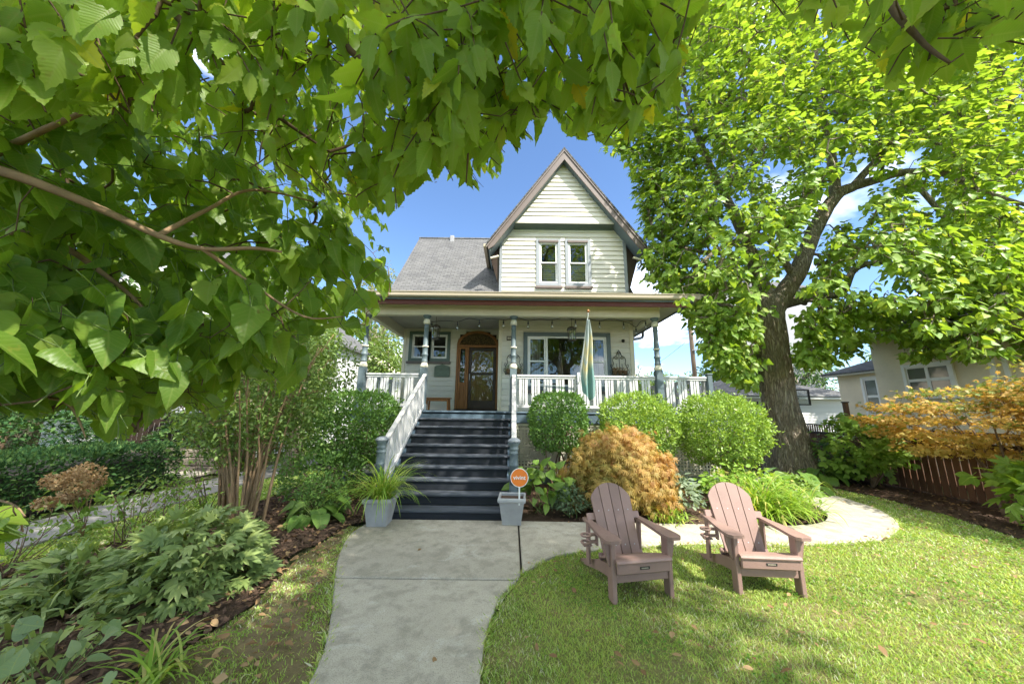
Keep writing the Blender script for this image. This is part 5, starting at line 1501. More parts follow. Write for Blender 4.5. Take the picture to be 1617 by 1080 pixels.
ball_shrub('clipped_shrub', 'tall dark green clipped shrub right of the stairs, in shade', 'shrub', (1.02, 7.45, 1.46), (.60, .50, .60), 9500, 'dark_privet_leaf', .058, power=3.2, base=(1.0, 7.3, 0), group=GP_, lump=.08)
ball_shrub('clipped_shrub', 'sunlit dome-shaped clipped shrub behind the orange maple mound', 'shrub', (2.74, 7.40, 1.36), (.80, .62, .68), 14000, 'privet_leaf', .056, power=2.4, base=(2.8, 7.3, 0), group=GP_)
ball_shrub('clipped_shrub', 'large sunlit round clipped shrub beside the big trunk', 'shrub', (4.46, 7.30, 1.34), (.86, .68, .70), 16000, 'privet_leaf', .056, power=2.3, base=(4.4, 7.2, 0), group=GP_)
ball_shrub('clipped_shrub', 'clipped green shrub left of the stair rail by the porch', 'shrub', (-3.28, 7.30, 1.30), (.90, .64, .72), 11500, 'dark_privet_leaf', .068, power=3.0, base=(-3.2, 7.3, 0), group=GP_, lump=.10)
# low leaves hanging down the front of the dark shrub
ball_shrub('low_shrub', 'loose low green shrub under the left clipped shrub', 'shrub', (-3.55, 6.6, .45), (.75, .5, .45), 2600, 'dark_privet_leaf', .06, base=(-3.5, 6.6, 0), loose=.12, nst=5)

# orange weeping maple mound
mp = thing('weeping_maple', 'low mounded weeping maple with fine orange leaves behind the left chair', 'maple', (1.95, 6.25, 0))
n = 8000
d = sph(n * 2); d = d[d[:, 2] > -.25][:n]; n = len(d)
lm = np.array([mnoise.noise(tuple(v * 3.1)) + .6 * mnoise.noise(tuple(v * 8)) for v in d])
P = np.array([1.93, 6.25, .40]) + d * np.array([.82, .74, .88]) * (1 + .26 * lm)[:, None] * np.where(rng.random(n) < .3, rng.uniform(.55, .95, n), 1 - rng.normal(0, .07, n))[:, None]
P[:, 2] = np.maximum(P[:, 2], .06)
hue = np.clip(.45 + .25 * d[:, 0] + .15 * d[:, 2] + .35 * lm + rng.normal(0, .13, n), 0, .999)
foliage(mp, 'orange_maple_leaf', ['thread'], P, d * np.array([.9, .9, .3]) - UP * .75 + jitter(n, .35), d + jitter(n, .5), rng.uniform(.075, .13, n), hue)
stems(mp, (1.95, 6.3, 0), np.array([1.93, 6.25, .75]) + sph(10) * np.array([.6, .5, .3]), .03, .008, 'shrub_stem')

# perennials right of the stairs
def leafy(name, label, cat, c, r, n, mat, size, tpls, nst=6, base=None, flat=.5, nparts=0, group=None):
    c, r = np.array(c, float), np.array(r, float)
    t = thing(name, label, cat, (c[0], c[1], 0), 0, group)
    d = sph(n); d[:, 2] = np.abs(d[:, 2]) * 1.0 - .25 * rng.random(n)
    P = c + d * r * rng.uniform(.35, 1.0, (n, 1)) ** .6
    P[:, 2] = np.maximum(P[:, 2], .05)
    A = d * np.array([1, 1, .3]) + jitter(n, .4) - UP * .25
    N = UP * flat + d * .5 + jitter(n, .3) + np.array([[0, -.35, 0]])
    foliage(t, mat, tpls, P, A, N, size * rng.uniform(.65, 1.25, n), nparts=nparts)
    if nst: stems(t, (c[0], c[1], 0), c + sph(nst) * r * np.array([.7, .7, .3]), .010, .005, 'strap_stem', 'stem')
    return t
paint('strap_stem', (.11, .16, .04), .6, .2, 6, .3)
leafy('hydrangea', 'bright green broad leaved plant behind the orange sign planter', 'plant', (.50, 6.02, .36), (.52, .38, .50), 95, 'hydrangea_leaf', .19, ['heart0', 'heart1', 'oval0'], nparts=95)
leafy('lavender', 'small grey-green bushy plant right of the sign planter', 'plant', (.98, 5.85, .20), (.34, .26, .34), 1100, 'lavender_leaf', .07, ['needle', 'tiny'], 5)
leafy('sage', 'pale variegated leafy plant between the two chairs', 'plant', (2.88, 6.05, .26), (.36, .34, .46), 300, 'sage_leaf', .10, ['oval0', 'oval1'], 6, nparts=150)
leafy('perennial', 'loose bright green perennial clump below the big round shrub', 'plant', (4.35, 6.55, .30), (.95, .45, .50), 900, 'strap_leaf', .11, ['oval1', 'needle', 'small'], 8)
leafy('perennial', 'small leafy perennial at the right end of the bed by the trunk', 'plant', (5.55, 6.9, .22), (.45, .4, .34), 260, 'hydrangea_leaf', .10, ['oval0', 'small'], 5)

def straps(parent, c, n, L, spread, mat, w=.011, up=1.0, name='blades', dry=.05):
    """arching strap leaves"""
    a = rng.uniform(0, 2 * PI, n); Ls = L * rng.uniform(.6, 1.25, n); el = rng.uniform(.55, 1.35, n) * up
    k = 8; s = np.linspace(0, 1, k)
    hd = np.stack([np.cos(a), np.sin(a), 0 * a], 1)
    B = np.array(c) + np.stack([rng.normal(0, spread, n), rng.normal(0, spread, n), 0 * a], 1)
    # bend: elevation falls along the blade
    ang = el[:, None] - (s ** 1.5)[None] * rng.uniform(1.1, 2.3, n)[:, None]
    st = (Ls / (k - 1))[:, None]
    hx = np.concatenate([np.zeros((n, 1)), np.cumsum(np.cos(ang[:, :-1]) * st, 1)], 1)
    hz = np.concatenate([np.zeros((n, 1)), np.cumsum(np.sin(ang[:, :-1]) * st, 1)], 1)
    C = B[:, None] + hd[:, None] * hx[..., None] + UP[None] * hz[..., None]
    zmin = .02
    C[..., 2] = np.maximum(C[..., 2], zmin + .01 * s)
    sd = np.stack([-hd[:, 1], hd[:, 0], 0 * a], 1)[:, None] * (w * np.sqrt(np.clip(1 - s ** 2.5, .02, 1)))[None, :, None] * rng.uniform(.7, 1.2, n)[:, None, None]
    V = np.stack([C - sd, C + sd], 2).reshape(-1, 3)
    base = (np.arange(n) * 2 * k)[:, None]; j = np.arange(k - 1) * 2
    F = np.stack([base + j, base + j + 1, base + j + 3, base + j + 2], -1).reshape(-1, 4)
    r = np.where(rng.random(n) < dry, rng.uniform(.9, .999, n), rng.uniform(0, .85, n))
    o = obj(name, V, F, mat, parent, True, np.repeat(r, 2 * k)); o['kind'] = 'stuff'
    return o
for lab, c, n, L in (('big arching daylily clump in the sun behind the right chair', (4.15, 5.85, .02), 420, .80), ('arching daylily clump at the curve of the walk', (4.75, 6.05, .02), 260, .62), ('low strappy clump below the orange maple mound', (2.45, 5.70, .02), 110, .38)):
    t = thing('daylily', lab, 'plant', c, 0, 'strappy plants along the walk'); straps(t, c, n, L, .13, 'strap_leaf', .011, 1.05, dry=.10)
gt = thing('planter_grass', 'arching thin green leaves spilling over the left planter', 'plant', (-1.93, 5.35, .36))
straps(gt, (-1.93, 5.35, .36), 260, .80, .07, 'strap_leaf', .0065, .95, dry=.14)
# let the blades fall below the rim: a second, drooping set
def hosta(label, c, n, L, mat='hosta_leaf', group='hostas'):
    t = thing('hosta', label, 'hosta', c, 0, group)
    a = np.linspace(0, 2 * PI, n, endpoint=False) + rng.normal(0, .3, n); e = rng.uniform(.15, 1.0, n)
    hd = np.stack([np.cos(a) * np.cos(e), np.sin(a) * np.cos(e), np.sin(e)], 1)
    ln = L * rng.uniform(.35, .95, n)
    tip = np.array(c) + hd * ln[:, None]
    A = hd * np.array([1, 1, .1]) - UP * .25
    foliage(t, mat, ['hosta'], tip, A, UP + jitter(n, .15), L * rng.uniform(.55, .9, n), nparts=n)
    s0 = np.repeat(np.array([c]), n, 0); V, F = segs(s0, tip, np.full(n, .006), np.full(n, .004), 5); obj('stalks', V, F, 'strap_stem', t, True)
hosta('broad leaved hosta on the mulch left of the left planter', (-3.0, 5.55, .03), 22, .40)
hosta('pale sunlit hosta at the foot of the big trunk', (6.35, 7.9, .03), 20, .55)
hosta('dark hosta in the shade between the big trunk and fence', (7.9, 8.9, .03), 14, .50)

# lilac-like shrub of many bare stems
li = thing('stemmy_shrub', 'tall shrub of many bare brown stems in the left bed', 'shrub', (-3.8, 5.1, 0))
nodes = []
for i in range(30):
    a = rng.uniform(0, 2 * PI); r0 = rng.uniform(.02, .34)
    b = np.array([-3.8 + r0 * math.cos(a), 5.12 + .6 * r0 * math.sin(a), .0])
    out = np.array([math.cos(a) * rng.uniform(.35, 1.25), math.sin(a) * rng.uniform(.2, .9), 0])
    h = rng.uniform(1.7, 3.0)
    pth = smooth_poly([b, b + out * .18 + [0, 0, h * .33] + rng.normal(0, .03, 3), b + out * .5 + [0, 0, h * .67] + rng.normal(0, .05, 3), b + out + [0, 0, h]], 4)
    obj('stem', *tube(pth, np.linspace(rng.uniform(.014, .026), .006, len(pth)), 6), 'twig_tan', li, True)
    nodes += [p for p in pth if p[2] > .9]
m = 620
T = np.array([-4.0, 5.35, 2.1]) + sph(m) * np.array([1.1, 1.0, 1.3]) * rng.uniform(.3, 1, (m, 1)) ** .5
p0, p1, r0, r1 = grow(nodes, T, .0028, .006, .10)
obj('twigs', *segs(p0, p1, r0, r1, 4), 'twig_tan', li, True)['kind'] = 'stuff'
n = 15000
b = T[rng.integers(0, m, n)] + jitter(n, .085)
foliage(li, 'lilac_leaf', ['oval0', 'small'], b, jitter(n, .7) + UP * .1, UP * .8 + jitter(n, .5), rng.uniform(.045, .082, n))

# left bed perennials
def mound(name, label, cat, c, r, n, mat, tpls, size, nparts, rise=.35, group=None):
    c, r = np.array(c, float), np.array(r, float)
    t = thing(name, label, cat, (c[0], c[1], 0), 0, group)
    d = sph(n * 2); d = d[d[:, 2] > -.1][:n]; n = len(d)
    P = np.array([c[0], c[1], .02]) + d * r * np.where(rng.random(n) < .25, rng.uniform(.4, .85, n), rng.uniform(.85, 1.05, n))[:, None]
    P[:, 2] = np.maximum(P[:, 2], .05)
    A = d * np.array([1, 1, .25]) + UP * rise * rng.uniform(-.9, 1, (n, 1)) + jitter(n, .35)
    N = UP * .8 + d * .5 + np.array([[.1, -.3, 0]]) + jitter(n, .3)
    foliage(t, mat, tpls, P, A, N, size * rng.uniform(.7, 1.25, n), nparts=nparts)
    q = P[rng.integers(0, n, 60)]; s0 = np.array([c[0], c[1], 0]) + (q - [c[0], c[1], 0]) * .25; s0[:, 2] = 0
    V, F = segs(s0, q, np.full(60, .006), np.full(60, .003), 4); obj('stalks', V, F, 'strap_stem', t, True)
    return t
GB = 'perennials in the left bed'
mound('peony', 'big mound of grey-green deeply cut peony leaves in the left bed', 'peony', (-3.12, 3.66, 0), (.60, .60, .60), 620, 'peony_leaf', ['peony'], .135, 300, group=GB)
mound('peony', 'darker peony mound at the left edge of the bed', 'peony', (-4.0, 3.4, 0), (.40, .40, .36), 240, 'peony_leaf', ['peony', 'oval0'], .13, 120, group=GB)
mound('peony', 'tiny grey-green peony tuft in front of the bare stems', 'peony', (-3.45, 4.75, 0), (.14, .12, .20), 16, 'peony_leaf', ['peony'], .15, 16, group=GB)
mound('low_shrub', 'small leaved shrub mound below the bare stems on the right', 'shrub', (-3.15, 5.95, 0), (.42, .4, .60), 1500, 'dark_privet_leaf', ['small'], .05, 0)
for lab, c, h, n, mt in (('thin twiggy sapling with small leaves near the side walk', (-4.75, 4.55, 0), .75, 420, 'lilac_leaf'), ('second twiggy sapling beside the grass patch', (-4.2, 4.35, 0), .85, 480, 'hydrangea_leaf'), ('low leafy sapling at the far left of the bed', (-5.0, 3.7, 0), .6, 380, 'lilac_leaf'), ('bright leafed sapling left of the bare stems', (-4.45, 5.3, 0), 1.25, 260, 'hydrangea_leaf')):
    t = thing('sapling', lab, 'sapling', c, 0, 'saplings in the left bed')
    tips = np.array(c) + np.array([0, 0, h * .75]) + sph(14) * np.array([.42, .36, h * .32])
    stems(t, c, tips, .007, .003, 'shrub_stem')
    P = tips[rng.integers(0, 14, n)] + jitter(n, .10) - UP * rng.uniform(0, .15, (n, 1)); P[:, 2] = np.maximum(P[:, 2], .03)
    foliage(t, mt, ['oval0', 'small'], P, jitter(n, .8), UP + jitter(n, .4), rng.uniform(.035, .07, n))
# pale vine leaves and strap tuft at the lower left corner
pv = thing('pale_vine', 'pale green heart leaved plant in the bottom left corner', 'plant', tuple(gnd(60, 1100)))
PXP = [(45, 1000, .16), (35, 985, .12), (170, 985, .10), (165, 1005, .12), (130, 1010, .07), (45, 1040, .10), (15, 1065, .12), (40, 1075, .08), (135, 1045, .10), (100, 1040, .06), (90, 1075, .10), (120, 1030, .08), (60, 1015, .08), (10, 1030, .10), (180, 1060, .07)]
Pv = np.array([gnd(x, y, .36 + .1 * random.random()) for x, y, s in PXP])
foliage(pv, 'pale_leaf', ['heart0', 'heart1'], Pv, jitter(len(Pv), .5) + [.2, -.3, -.35], UP * .7 + np.array([[.2, -.6, 0]]) + jitter(len(Pv), .25), [s * 1.0 for _, _, s in PXP], nparts=40)
b0 = np.array(gnd(60, 1120)); V, F = segs(np.repeat([b0], len(Pv), 0) + jitter(len(Pv), .05) * [1, 1, 0], Pv, np.full(len(Pv), .004), np.full(len(Pv), .003), 5); obj('stalks', V, F, 'strap_stem', pv, True)
t = thing('strap_tuft', 'bright green strap leaves at the bottom left edge of the bed', 'plant', tuple(gnd(245, 1075)), 0, None)
straps(t, tuple(gnd(245, 1075) + np.array([0, 0, .02])), 60, .40, .07, 'strap_leaf', .009, .8)
t = thing('strap_tuft', 'dark strap leaves under the peony at the far left', 'plant', tuple(gnd(90, 960)), 0, None)
straps(t, tuple(gnd(90, 960) + np.array([0, 0, .02])), 90, .55, .15, 'peony_leaf', .012, .9)
t = thing('low_greens', 'dark low ground cover filling the lower left corner', 'ground cover', (-3.6, 2.4, 0), 0, None)
n = 380
P = np.stack([rng.uniform(-4.9, -2.75, n), rng.uniform(1.9, 3.0, n), rng.uniform(.04, .26, n)], 1)
foliage(t, 'peony_leaf', ['oval0', 'small', 'peony'], P, jitter(n, .8), UP + jitter(n, .4), rng.uniform(.06, .12, n), stuff='leaves')

# dried hydrangea
hy = thing('dried_hydrangea', 'tan dried flower heads arching out before the left hedge', 'hydrangea', (-5.55, 4.75, 0))
hb = np.array([-5.55, 4.75, 0])
for x, y, s in ((140, 745, .16), (110, 765, .13), (85, 760, .11), (135, 775, .10), (105, 785, .10), (150, 760, .12), (70, 795, .10), (120, 750, .12)):
    c = atX(x, y, -5.25 - .25 * random.random())
    d = sph(240); P = c + d * s * np.array([1.0, .8, .7]) * rng.uniform(.75, 1, (240, 1))
    foliage(hy, 'dry_petal', ['small'], P, jitter(240, 1), d + jitter(240, .4), rng.uniform(.03, .05, 240), stuff='flower_head')
    obj('stalk', *tube(smooth_poly([hb, hb + (c - hb) * .5 + [0, 0, .12], c], 4), .006, 5), 'twig_tan', hy, True)
n = 60
foliage(hy, 'hydrangea_leaf', ['oval0', 'heart0'], hb + np.array([0, 0, .35]) + sph(n) * [.35, .3, .3], jitter(n, .7), UP + jitter(n, .4), rng.uniform(.08, .14, n), nparts=60)

# hedges on the left
def box_hedge(name, label, x0, x1, y0, y1, h, n, mat, size):
    t = thing(name, label, 'hedge', ((x0 + x1) / 2, (y0 + y1) / 2, 0))
    u = rng.random((n, 3)); f = rng.random(n)
    wall = f < .62
    P = np.stack([x0 + u[:, 0] * (x1 - x0), y0 + u[:, 1] * (y1 - y0), .12 + u[:, 2] * (h - .12)], 1)
    sd = rng.random(n)
    P[wall & (sd < .55), 0] = x1; P[wall & (sd >= .55) & (sd < .85), 1] = y0; P[wall & (sd >= .85), 0] = x0
    P[~wall, 2] = h
    lm = np.array([mnoise.noise((p[0] * 2.2, p[1] * 2.2, p[2] * 2.2)) for p in P])
    nr = np.zeros((n, 3)); nr[wall & (sd < .55), 0] = 1; nr[wall & (sd >= .55) & (sd < .85), 1] = -1; nr[wall & (sd >= .85), 0] = -1; nr[~wall, 2] = 1
    P += nr * (.07 * lm - np.abs(rng.normal(0, .05, n)))[:, None]
    foliage(t, mat, ['needle', 'tiny'], P, nr * .8 + UP * .4 + jitter(n, .6), nr + jitter(n, .6), size * rng.uniform(.7, 1.3, n))
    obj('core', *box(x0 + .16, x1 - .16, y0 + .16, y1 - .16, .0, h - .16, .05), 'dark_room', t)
box_hedge('yew_hedge', 'clipped dark yew hedge along the side walk', -9.3, -7.25, 4.2, 7.75, .86, 17000, 'yew_leaf', .075)
def yew(label, c, r, n):
    t = thing('yew_bush', label, 'yew', (c[0], c[1], 0), 0, 'spreading yew bushes')
    d = sph(n * 2); d = d[d[:, 2] > -.2][:n]; n = len(d)
    lm = np.array([mnoise.noise(tuple(v * 3 + np.array(c))) for v in d])
    P = np.array(c) + d * np.array(r) * (1 + .25 * lm - np.abs(rng.normal(0, .08, n)))[:, None]; P[:, 2] = np.maximum(P[:, 2], .05)
    foliage(t, 'yew_leaf', ['needle', 'tiny'], P, d * np.array([1, 1, .2]) + jitter(n, .35) - UP * .1, UP + jitter(n, .4), rng.uniform(.08, .16, n))
    stems(t, (c[0], c[1], 0), np.array(c) + sph(8) * np.array(r) * .6, .04, .015, 'shrub_stem')
yew('wide feathery yew bush behind the clipped hedge at the far left', (-10.6, 7.6, .55), (1.6, 1.2, 1.1), 5200)
yew('dark yew bush at the far left behind the wide one', (-12.6, 8.6, .8), (1.7, 1.2, 1.5), 5200)
yew('feathery yew bush in front of the dark left fence', (-8.9, 9.7, .5), (1.0, .8, .9), 2600)

# ------------------------------------------------------------------ shrubs along the right fence
def airy(name, label, cat, base, c, r, n, mat, tpls, size, hue=None, nst=7, nparts=0, layers=0, group=None):
    c, r = np.array(c, float), np.array(r, float)
    t = thing(name, label, cat, base, 0, group)
    m = max(40, n // 26)
    T = c + sph(m) * r * rng.uniform(.35, 1, (m, 1)) ** .5
    if layers: T[:, 2] = c[2] + np.round((T[:, 2] - c[2]) / (r[2] * 2 / layers)) * (r[2] * 2 / layers) + rng.normal(0, .03, m)
    st_, seeds = [], []
    for i in range(nst):
        tip = c + sph(1)[0] * r * np.array([.6, .6, .3]); b = np.array(base, float)
        pth = smooth_poly([b, b + (tip - b) * .4 + [*rng.normal(0, .08, 2), .1], tip], 5)
        st_.append(tube(pth, np.linspace(.030, .010, len(pth)), 6)); seeds += list(pth[3:])
    obj('stem', *join(*st_), 'shrub_stem', t, True)
    p0, p1, r0, r1 = grow(seeds, T, .0025, .010, .10); obj('twigs', *segs(p0, p1, r0, r1, 4), 'shrub_stem', t, True)['kind'] = 'stuff'
    k = rng.integers(0, m, n)
    P = T[k] + rng.normal(0, 1, (n, 3)) * np.array([.14, .14, .045 if layers else .10])
    out = unit(P - c)
    A = out * np.array([1, 1, .2]) + jitter(n, .5) - UP * .25
    h = None if hue is None else hue(P, n)
    foliage(t, mat, tpls, P, A, UP * .9 + jitter(n, .35) + np.array([[-.25, -.25, 0]]), size * rng.uniform(.7, 1.3, n), h, nparts=nparts)
    return t
mh = lambda P, n: np.clip((P[:, 2] - 1.35) * .55 + rng.normal(0, .18, n) + .20 + .25 * np.array([mnoise.noise(tuple(q * 1.7)) for q in P]), 0, .999)
airy('japanese_maple', 'spreading japanese maple with orange top leaves before the right fence', 'maple', (8.55, 6.2, 0), (8.35, 6.3, 1.58), (.80, 1.6, .66), 7000, 'red_maple_leaf', ['palm'], .066, mh, 6, 0, 5)
airy('japanese_maple', 'smaller orange japanese maple at the right picture edge', 'maple', (8.6, 4.6, 0), (8.4, 4.7, 2.02), (.75, 1.2, .60), 3200, 'red_maple_leaf', ['palm'], .066, mh, 5, 0, 5)
airy('fence_shrub', 'green maple leaved shrub against the fence beside the trunk', 'shrub', (8.5, 8.3, 0), (8.45, 8.35, .92), (.55, .80, .72), 1000, 'catalpa_leaf', ['vib', 'palm'], .14, None, 8, 200)
airy('fence_shrub', 'dark low shrub at the foot of the fence near the trunk', 'shrub', (8.6, 9.6, 0), (8.5, 9.5, .5), (.5, .7, .5), 700, 'dark_privet_leaf', ['vib', 'oval0'], .10, None, 6)
airy('fence_shrub', 'large leaved green shrub at the lower right picture edge', 'shrub', (7.95, 5.15, 0), (7.9, 5.2, .62), (.35, .55, .50), 260, 'heart_leaf', ['palm', 'vib'], .20, None, 5, 200)

# ------------------------------------------------------------------ trees behind
def bg_tree(label, x, y, h, w, mat, n, size, group='background trees', lo=.25, name='background_tree'):
    t = thing(name, label, 'tree', (x, y, 0), 0, group)
    obj('trunk', *tube([(x, y, 0), (x + .1, y, h * .3), (x - .1, y, h * .6)], [w * .07, w * .05, w * .03], 10), 'bark', t, True)
    k = 26
    cl = np.array([x, y, h * (lo + (1 - lo) * .52)]) + sph(k) * np.array([w * .36, w * .36, h * (1 - lo) * .36]) * rng.uniform(.4, 1, (k, 1)) ** .5
    i = rng.integers(0, k, n); d = sph(n)
    P = cl[i] + d * np.array([w * .2, w * .2, h * (1 - lo) * .15]) * rng.uniform(.6, 1.05, (n, 1))
    foliage(t, mat, ['small', 'tiny'], P, d * .6 - UP * .25 + jitter(n, .4), d * .6 + UP * .6 + jitter(n, .3), size * rng.uniform(.7, 1.3, n), stuff='crown')
    tips = cl[:8]; P_ = [tube([(x, y, h * .3), (np.array([x, y, h * .45]) + q) / 2, q], [w * .03, w * .02, w * .008], 6) for q in tips]
    obj('limbs', *join(*P_), 'bark', t, True)
bg_tree('tall silvery tree far behind the roof on the left', -12.6, 30, 15.5, 6, 'silver_leaf', 4200, .30, lo=.1)
bg_tree('light green tree behind the left porch rail', -7.6, 20.5, 6.6, 3.6, 'far_leaf', 3600, .22, lo=.15)
bg_tree('rounded green tree behind the left porch corner', -11.5, 27, 9.0, 6, 'far_leaf', 3600, .28, lo=.1)
bg_tree('pale green tree behind the porch on the right', 12.2, 38, 7.6, 6.5, 'far_leaf', 3000, .30, lo=.05)
bg_tree('second pale tree right of the porch, below the clouds', 17.5, 44, 6.6, 6.5, 'far_leaf', 2600, .32, lo=.05)
bg_tree('small vine covered tree at the foot of the utility pole', 13.6, 25.5, 5.2, 3.2, 'far_leaf', 1800, .22, lo=.05)
bg_tree('dark tree behind the garage roof, left of the stucco house', 19.5, 29, 7.8, 6.5, 'far_dark_leaf', 3600, .30, lo=.1)
bg_tree('second dark tree behind the garage', 25.5, 30, 8.6, 7.5, 'far_dark_leaf', 3600, .32, lo=.1)
bg_tree('tall dark tree beyond the left hedge', -13.5, 9.5, 7.5, 5.0, 'far_dark_leaf', 5200, .22, lo=.05)
bg_tree('dark leafy tree between the left fence and the white house', -8.6, 12.2, 5.6, 3.6, 'far_dark_leaf', 4600, .18, lo=.04)
bg_tree('dark tree at the far left behind the yews', -17, 7.5, 8, 6, 'far_dark_leaf', 4200, .25, lo=.05)
bg_tree('green shrubby tree behind the stemmy shrub', -5.6, 8.9, 4.4, 3.2, 'lilac_leaf', 6500, .11, lo=.03)
bg_tree('leafy tree in front of the white neighbouring house', -8.0, 10.4, 6.6, 4.6, 'lilac_leaf', 7000, .15, lo=.03)
for i, (x, y, h) in enumerate(((-30, 48, 11), (-20, 52, 12), (-6, 60, 8), (4, 66, 8), (26, 60, 9), (36, 48, 11), (44, 36, 11), (-36, 34, 12))):
    bg_tree('far green tree on the horizon behind the houses', x, y, h, 10, 'far_leaf', 1500, .6, 'far trees on the horizon', lo=.02, name='far_tree')

# ------------------------------------------------------------------ the catalpa on the right
ct = thing('catalpa_tree', 'big catalpa tree with ridged trunk and hanging pods on the right', 'tree', (8.15, 9.9, 0))
def limb(pts, rad, k=14):
    P = np.array([atY(x, y, Y) for x, y, Y in pts]); P = smooth_poly(P, 5)
    R = np.interp(np.linspace(0, 1, len(P)), np.linspace(0, 1, len(rad)), rad)
    return P, R
TR, RR = limb([(1262, 760, 9.9), (1246, 700, 9.9), (1231, 640, 9.9), (1221, 560, 9.9), (1214, 500, 9.9), (1212, 470, 9.9)], [.70, .53, .45, .42, .42, .36])
TR[0][2] = -.05
k = 56; rings = 90
s_ = np.linspace(0, len(TR) - 1, rings); idx = np.arange(len(TR))
CTR = np.stack([np.interp(s_, idx, TR[:, j]) for j in range(3)], 1); RAD = np.interp(s_, idx, RR)
V = []
for i in range(rings):
    flare = 1 + .35 * max(0, 1 - i / 14) ** 2
    for j in range(k):
        a = 2 * PI * j / k
        but = 1 + .10 * max(0, 1 - i / 40) * math.cos(5 * a + 1.0)
        rg = mnoise.noise((math.cos(a) * 6.5, math.sin(a) * 6.5, i * .055)) ; rg2 = mnoise.noise((math.cos(a) * 16, math.sin(a) * 16, i * .16))
        r = RAD[i] * flare * but * (1 - .085 * (1 - abs(rg) * 2.2) - .035 * rg2)
        V.append((CTR[i][0] + r * math.cos(a), CTR[i][1] + r * math.sin(a), CTR[i][2]))
F = [(i * k + j, i * k + (j + 1) % k, (i + 1) * k + (j + 1) % k, (i + 1) * k + j) for i in range(rings - 1) for j in range(k)] + [tuple(range((rings - 1) * k, rings * k))]
obj('trunk', V, F, 'bark', ct, True)
kn = atY(1234, 537, 9.42)
obj('knot', *lathe([(.12, -.06), (.13, .0), (.10, .035), (.06, .03), (.03, -.02), (0, -.03)], 14, (0, 0, 0)), 'bark', ct, True).matrix_basis = Matrix.Translation(Vector(kn - org(ct))) @ Matrix.Rotation(PI / 2, 4, 'X')
LIMBS = [
    ([(1216, 490, 9.9), (1240, 460, 9.85), (1262, 425, 9.8), (1288, 360, 9.7), (1318, 312, 9.6), (1345, 296, 9.5), (1385, 284, 9.3), (1430, 272, 9.1), (1490, 275, 8.8), (1560, 305, 8.5), (1640, 330, 8.2)], [.36, .27, .24, .21, .18, .15, .12, .10, .08, .06, .04]),
    ([(1316, 314, 9.6), (1318, 285, 9.7), (1306, 210, 9.9), (1290, 120, 10.0), (1285, 20, 10.2), (1290, -120, 10.4)], [.16, .15, .12, .10, .08, .05]),
    ([(1212, 500, 9.9), (1203, 455, 10.0), (1186, 400, 10.2), (1155, 330, 10.2), (1120, 260, 10.1), (1090, 180, 10.0), (1075, 110, 10)], [.33, .24, .18, .14, .11, .08, .04]),
    ([(1256, 440, 9.8), (1232, 405, 9.6), (1205, 372, 9.3), (1150, 385, 8.9), (1100, 420, 8.6)], [.12, .10, .08, .06, .04]),
    ([(1238, 480, 9.9), (1290, 468, 10.3), (1330, 462, 10.5), (1350, 425, 10.6), (1400, 415, 10.5), (1470, 440, 10.2), (1540, 470, 9.9)], [.16, .13, .11, .10, .08, .06, .04]),
    ([(1330, 462, 10.5), (1370, 490, 10.3), (1430, 500, 9.8), (1500, 520, 9.3)], [.08, .06, .05, .03]),
    ([(1345, 296, 9.5), (1400, 240, 9.2), (1470, 200, 8.9), (1560, 170, 8.6), (1660, 120, 8.4)], [.11, .10, .08, .06, .04]),
    ([(1430, 272, 9.1), (1480, 330, 8.9), (1530, 400, 8.8), (1570, 470, 8.8)], [.08, .06, .05, .03]),
    ([(1290, 120, 10), (1360, 60, 9.6), (1450, 20, 9.2), (1540, -60, 9.0)], [.09, .08, .06, .04]),
    ([(1186, 400, 10.2), (1130, 400, 10), (1070, 390, 9.7), (1030, 370, 9.5)], [.09, .07, .05, .03]),
]
seeds = []
for pts, rad in LIMBS:
    P, R = limb(pts, rad)
    obj('limb', *tube(P, R, 12, True, .12), 'bark', ct, True); seeds += list(P[2:])
CROWN = [(1110, -200), (1085, 60), (1045, 150), (975, 205), (960, 232), (998, 245), (1010, 300), (1018, 350), (1012, 400), (1030, 440), (1080, 478), (1108, 540), (1140, 590), (1180, 612), (1196, 600), (1200, 520), (1232, 490), (1262, 575), (1330, 560), (1400, 545), (1440, 562), (1515, 560), (1560, 525), (1640, 545), (1800, 560), (1800, -200)]
HOLES = [(1232, 268, 34, 22), (1178, 312, 14, 12), (1355, 250, 34, 16), (1352, 342, 20, 26), (1400, 352, 16, 14), (1428, 252, 26, 16), (1455, 315, 30, 18), (1450, 232, 18, 12), (1372, 445, 28, 20), (1478, 340, 18, 14), (1300, 262, 12, 12), (1590, 150, 24, 22), (1270, 482, 16, 12), (1240, 520, 22, 60), (1262, 425, 14, 22), (1288, 365, 12, 26), (1600, 90, 20, 16), (1215, 560, 20, 60)]
m = 14500
X = rng.uniform(955, 1790, m); Y = rng.uniform(-190, 612, m)
ok = in_poly(X, Y, CROWN)
for hx, hy, a, b in HOLES: ok &= ~(((X - hx) / a) ** 2 + ((Y - hy) / b) ** 2 < 1.25) | (rng.random(m) < .05)
ok &= ~((X > 1617) & (rng.random(m) < .5)) & ~((Y < 0) & (rng.random(m) < .4))
gap = np.array([mnoise.noise((x * .011, y * .014, 2.2)) + .5 * mnoise.noise((x * .03, y * .035, 7.7)) for x, y in zip(X, Y)])
ok &= gap > -.50 - .4 * (X < 1220)
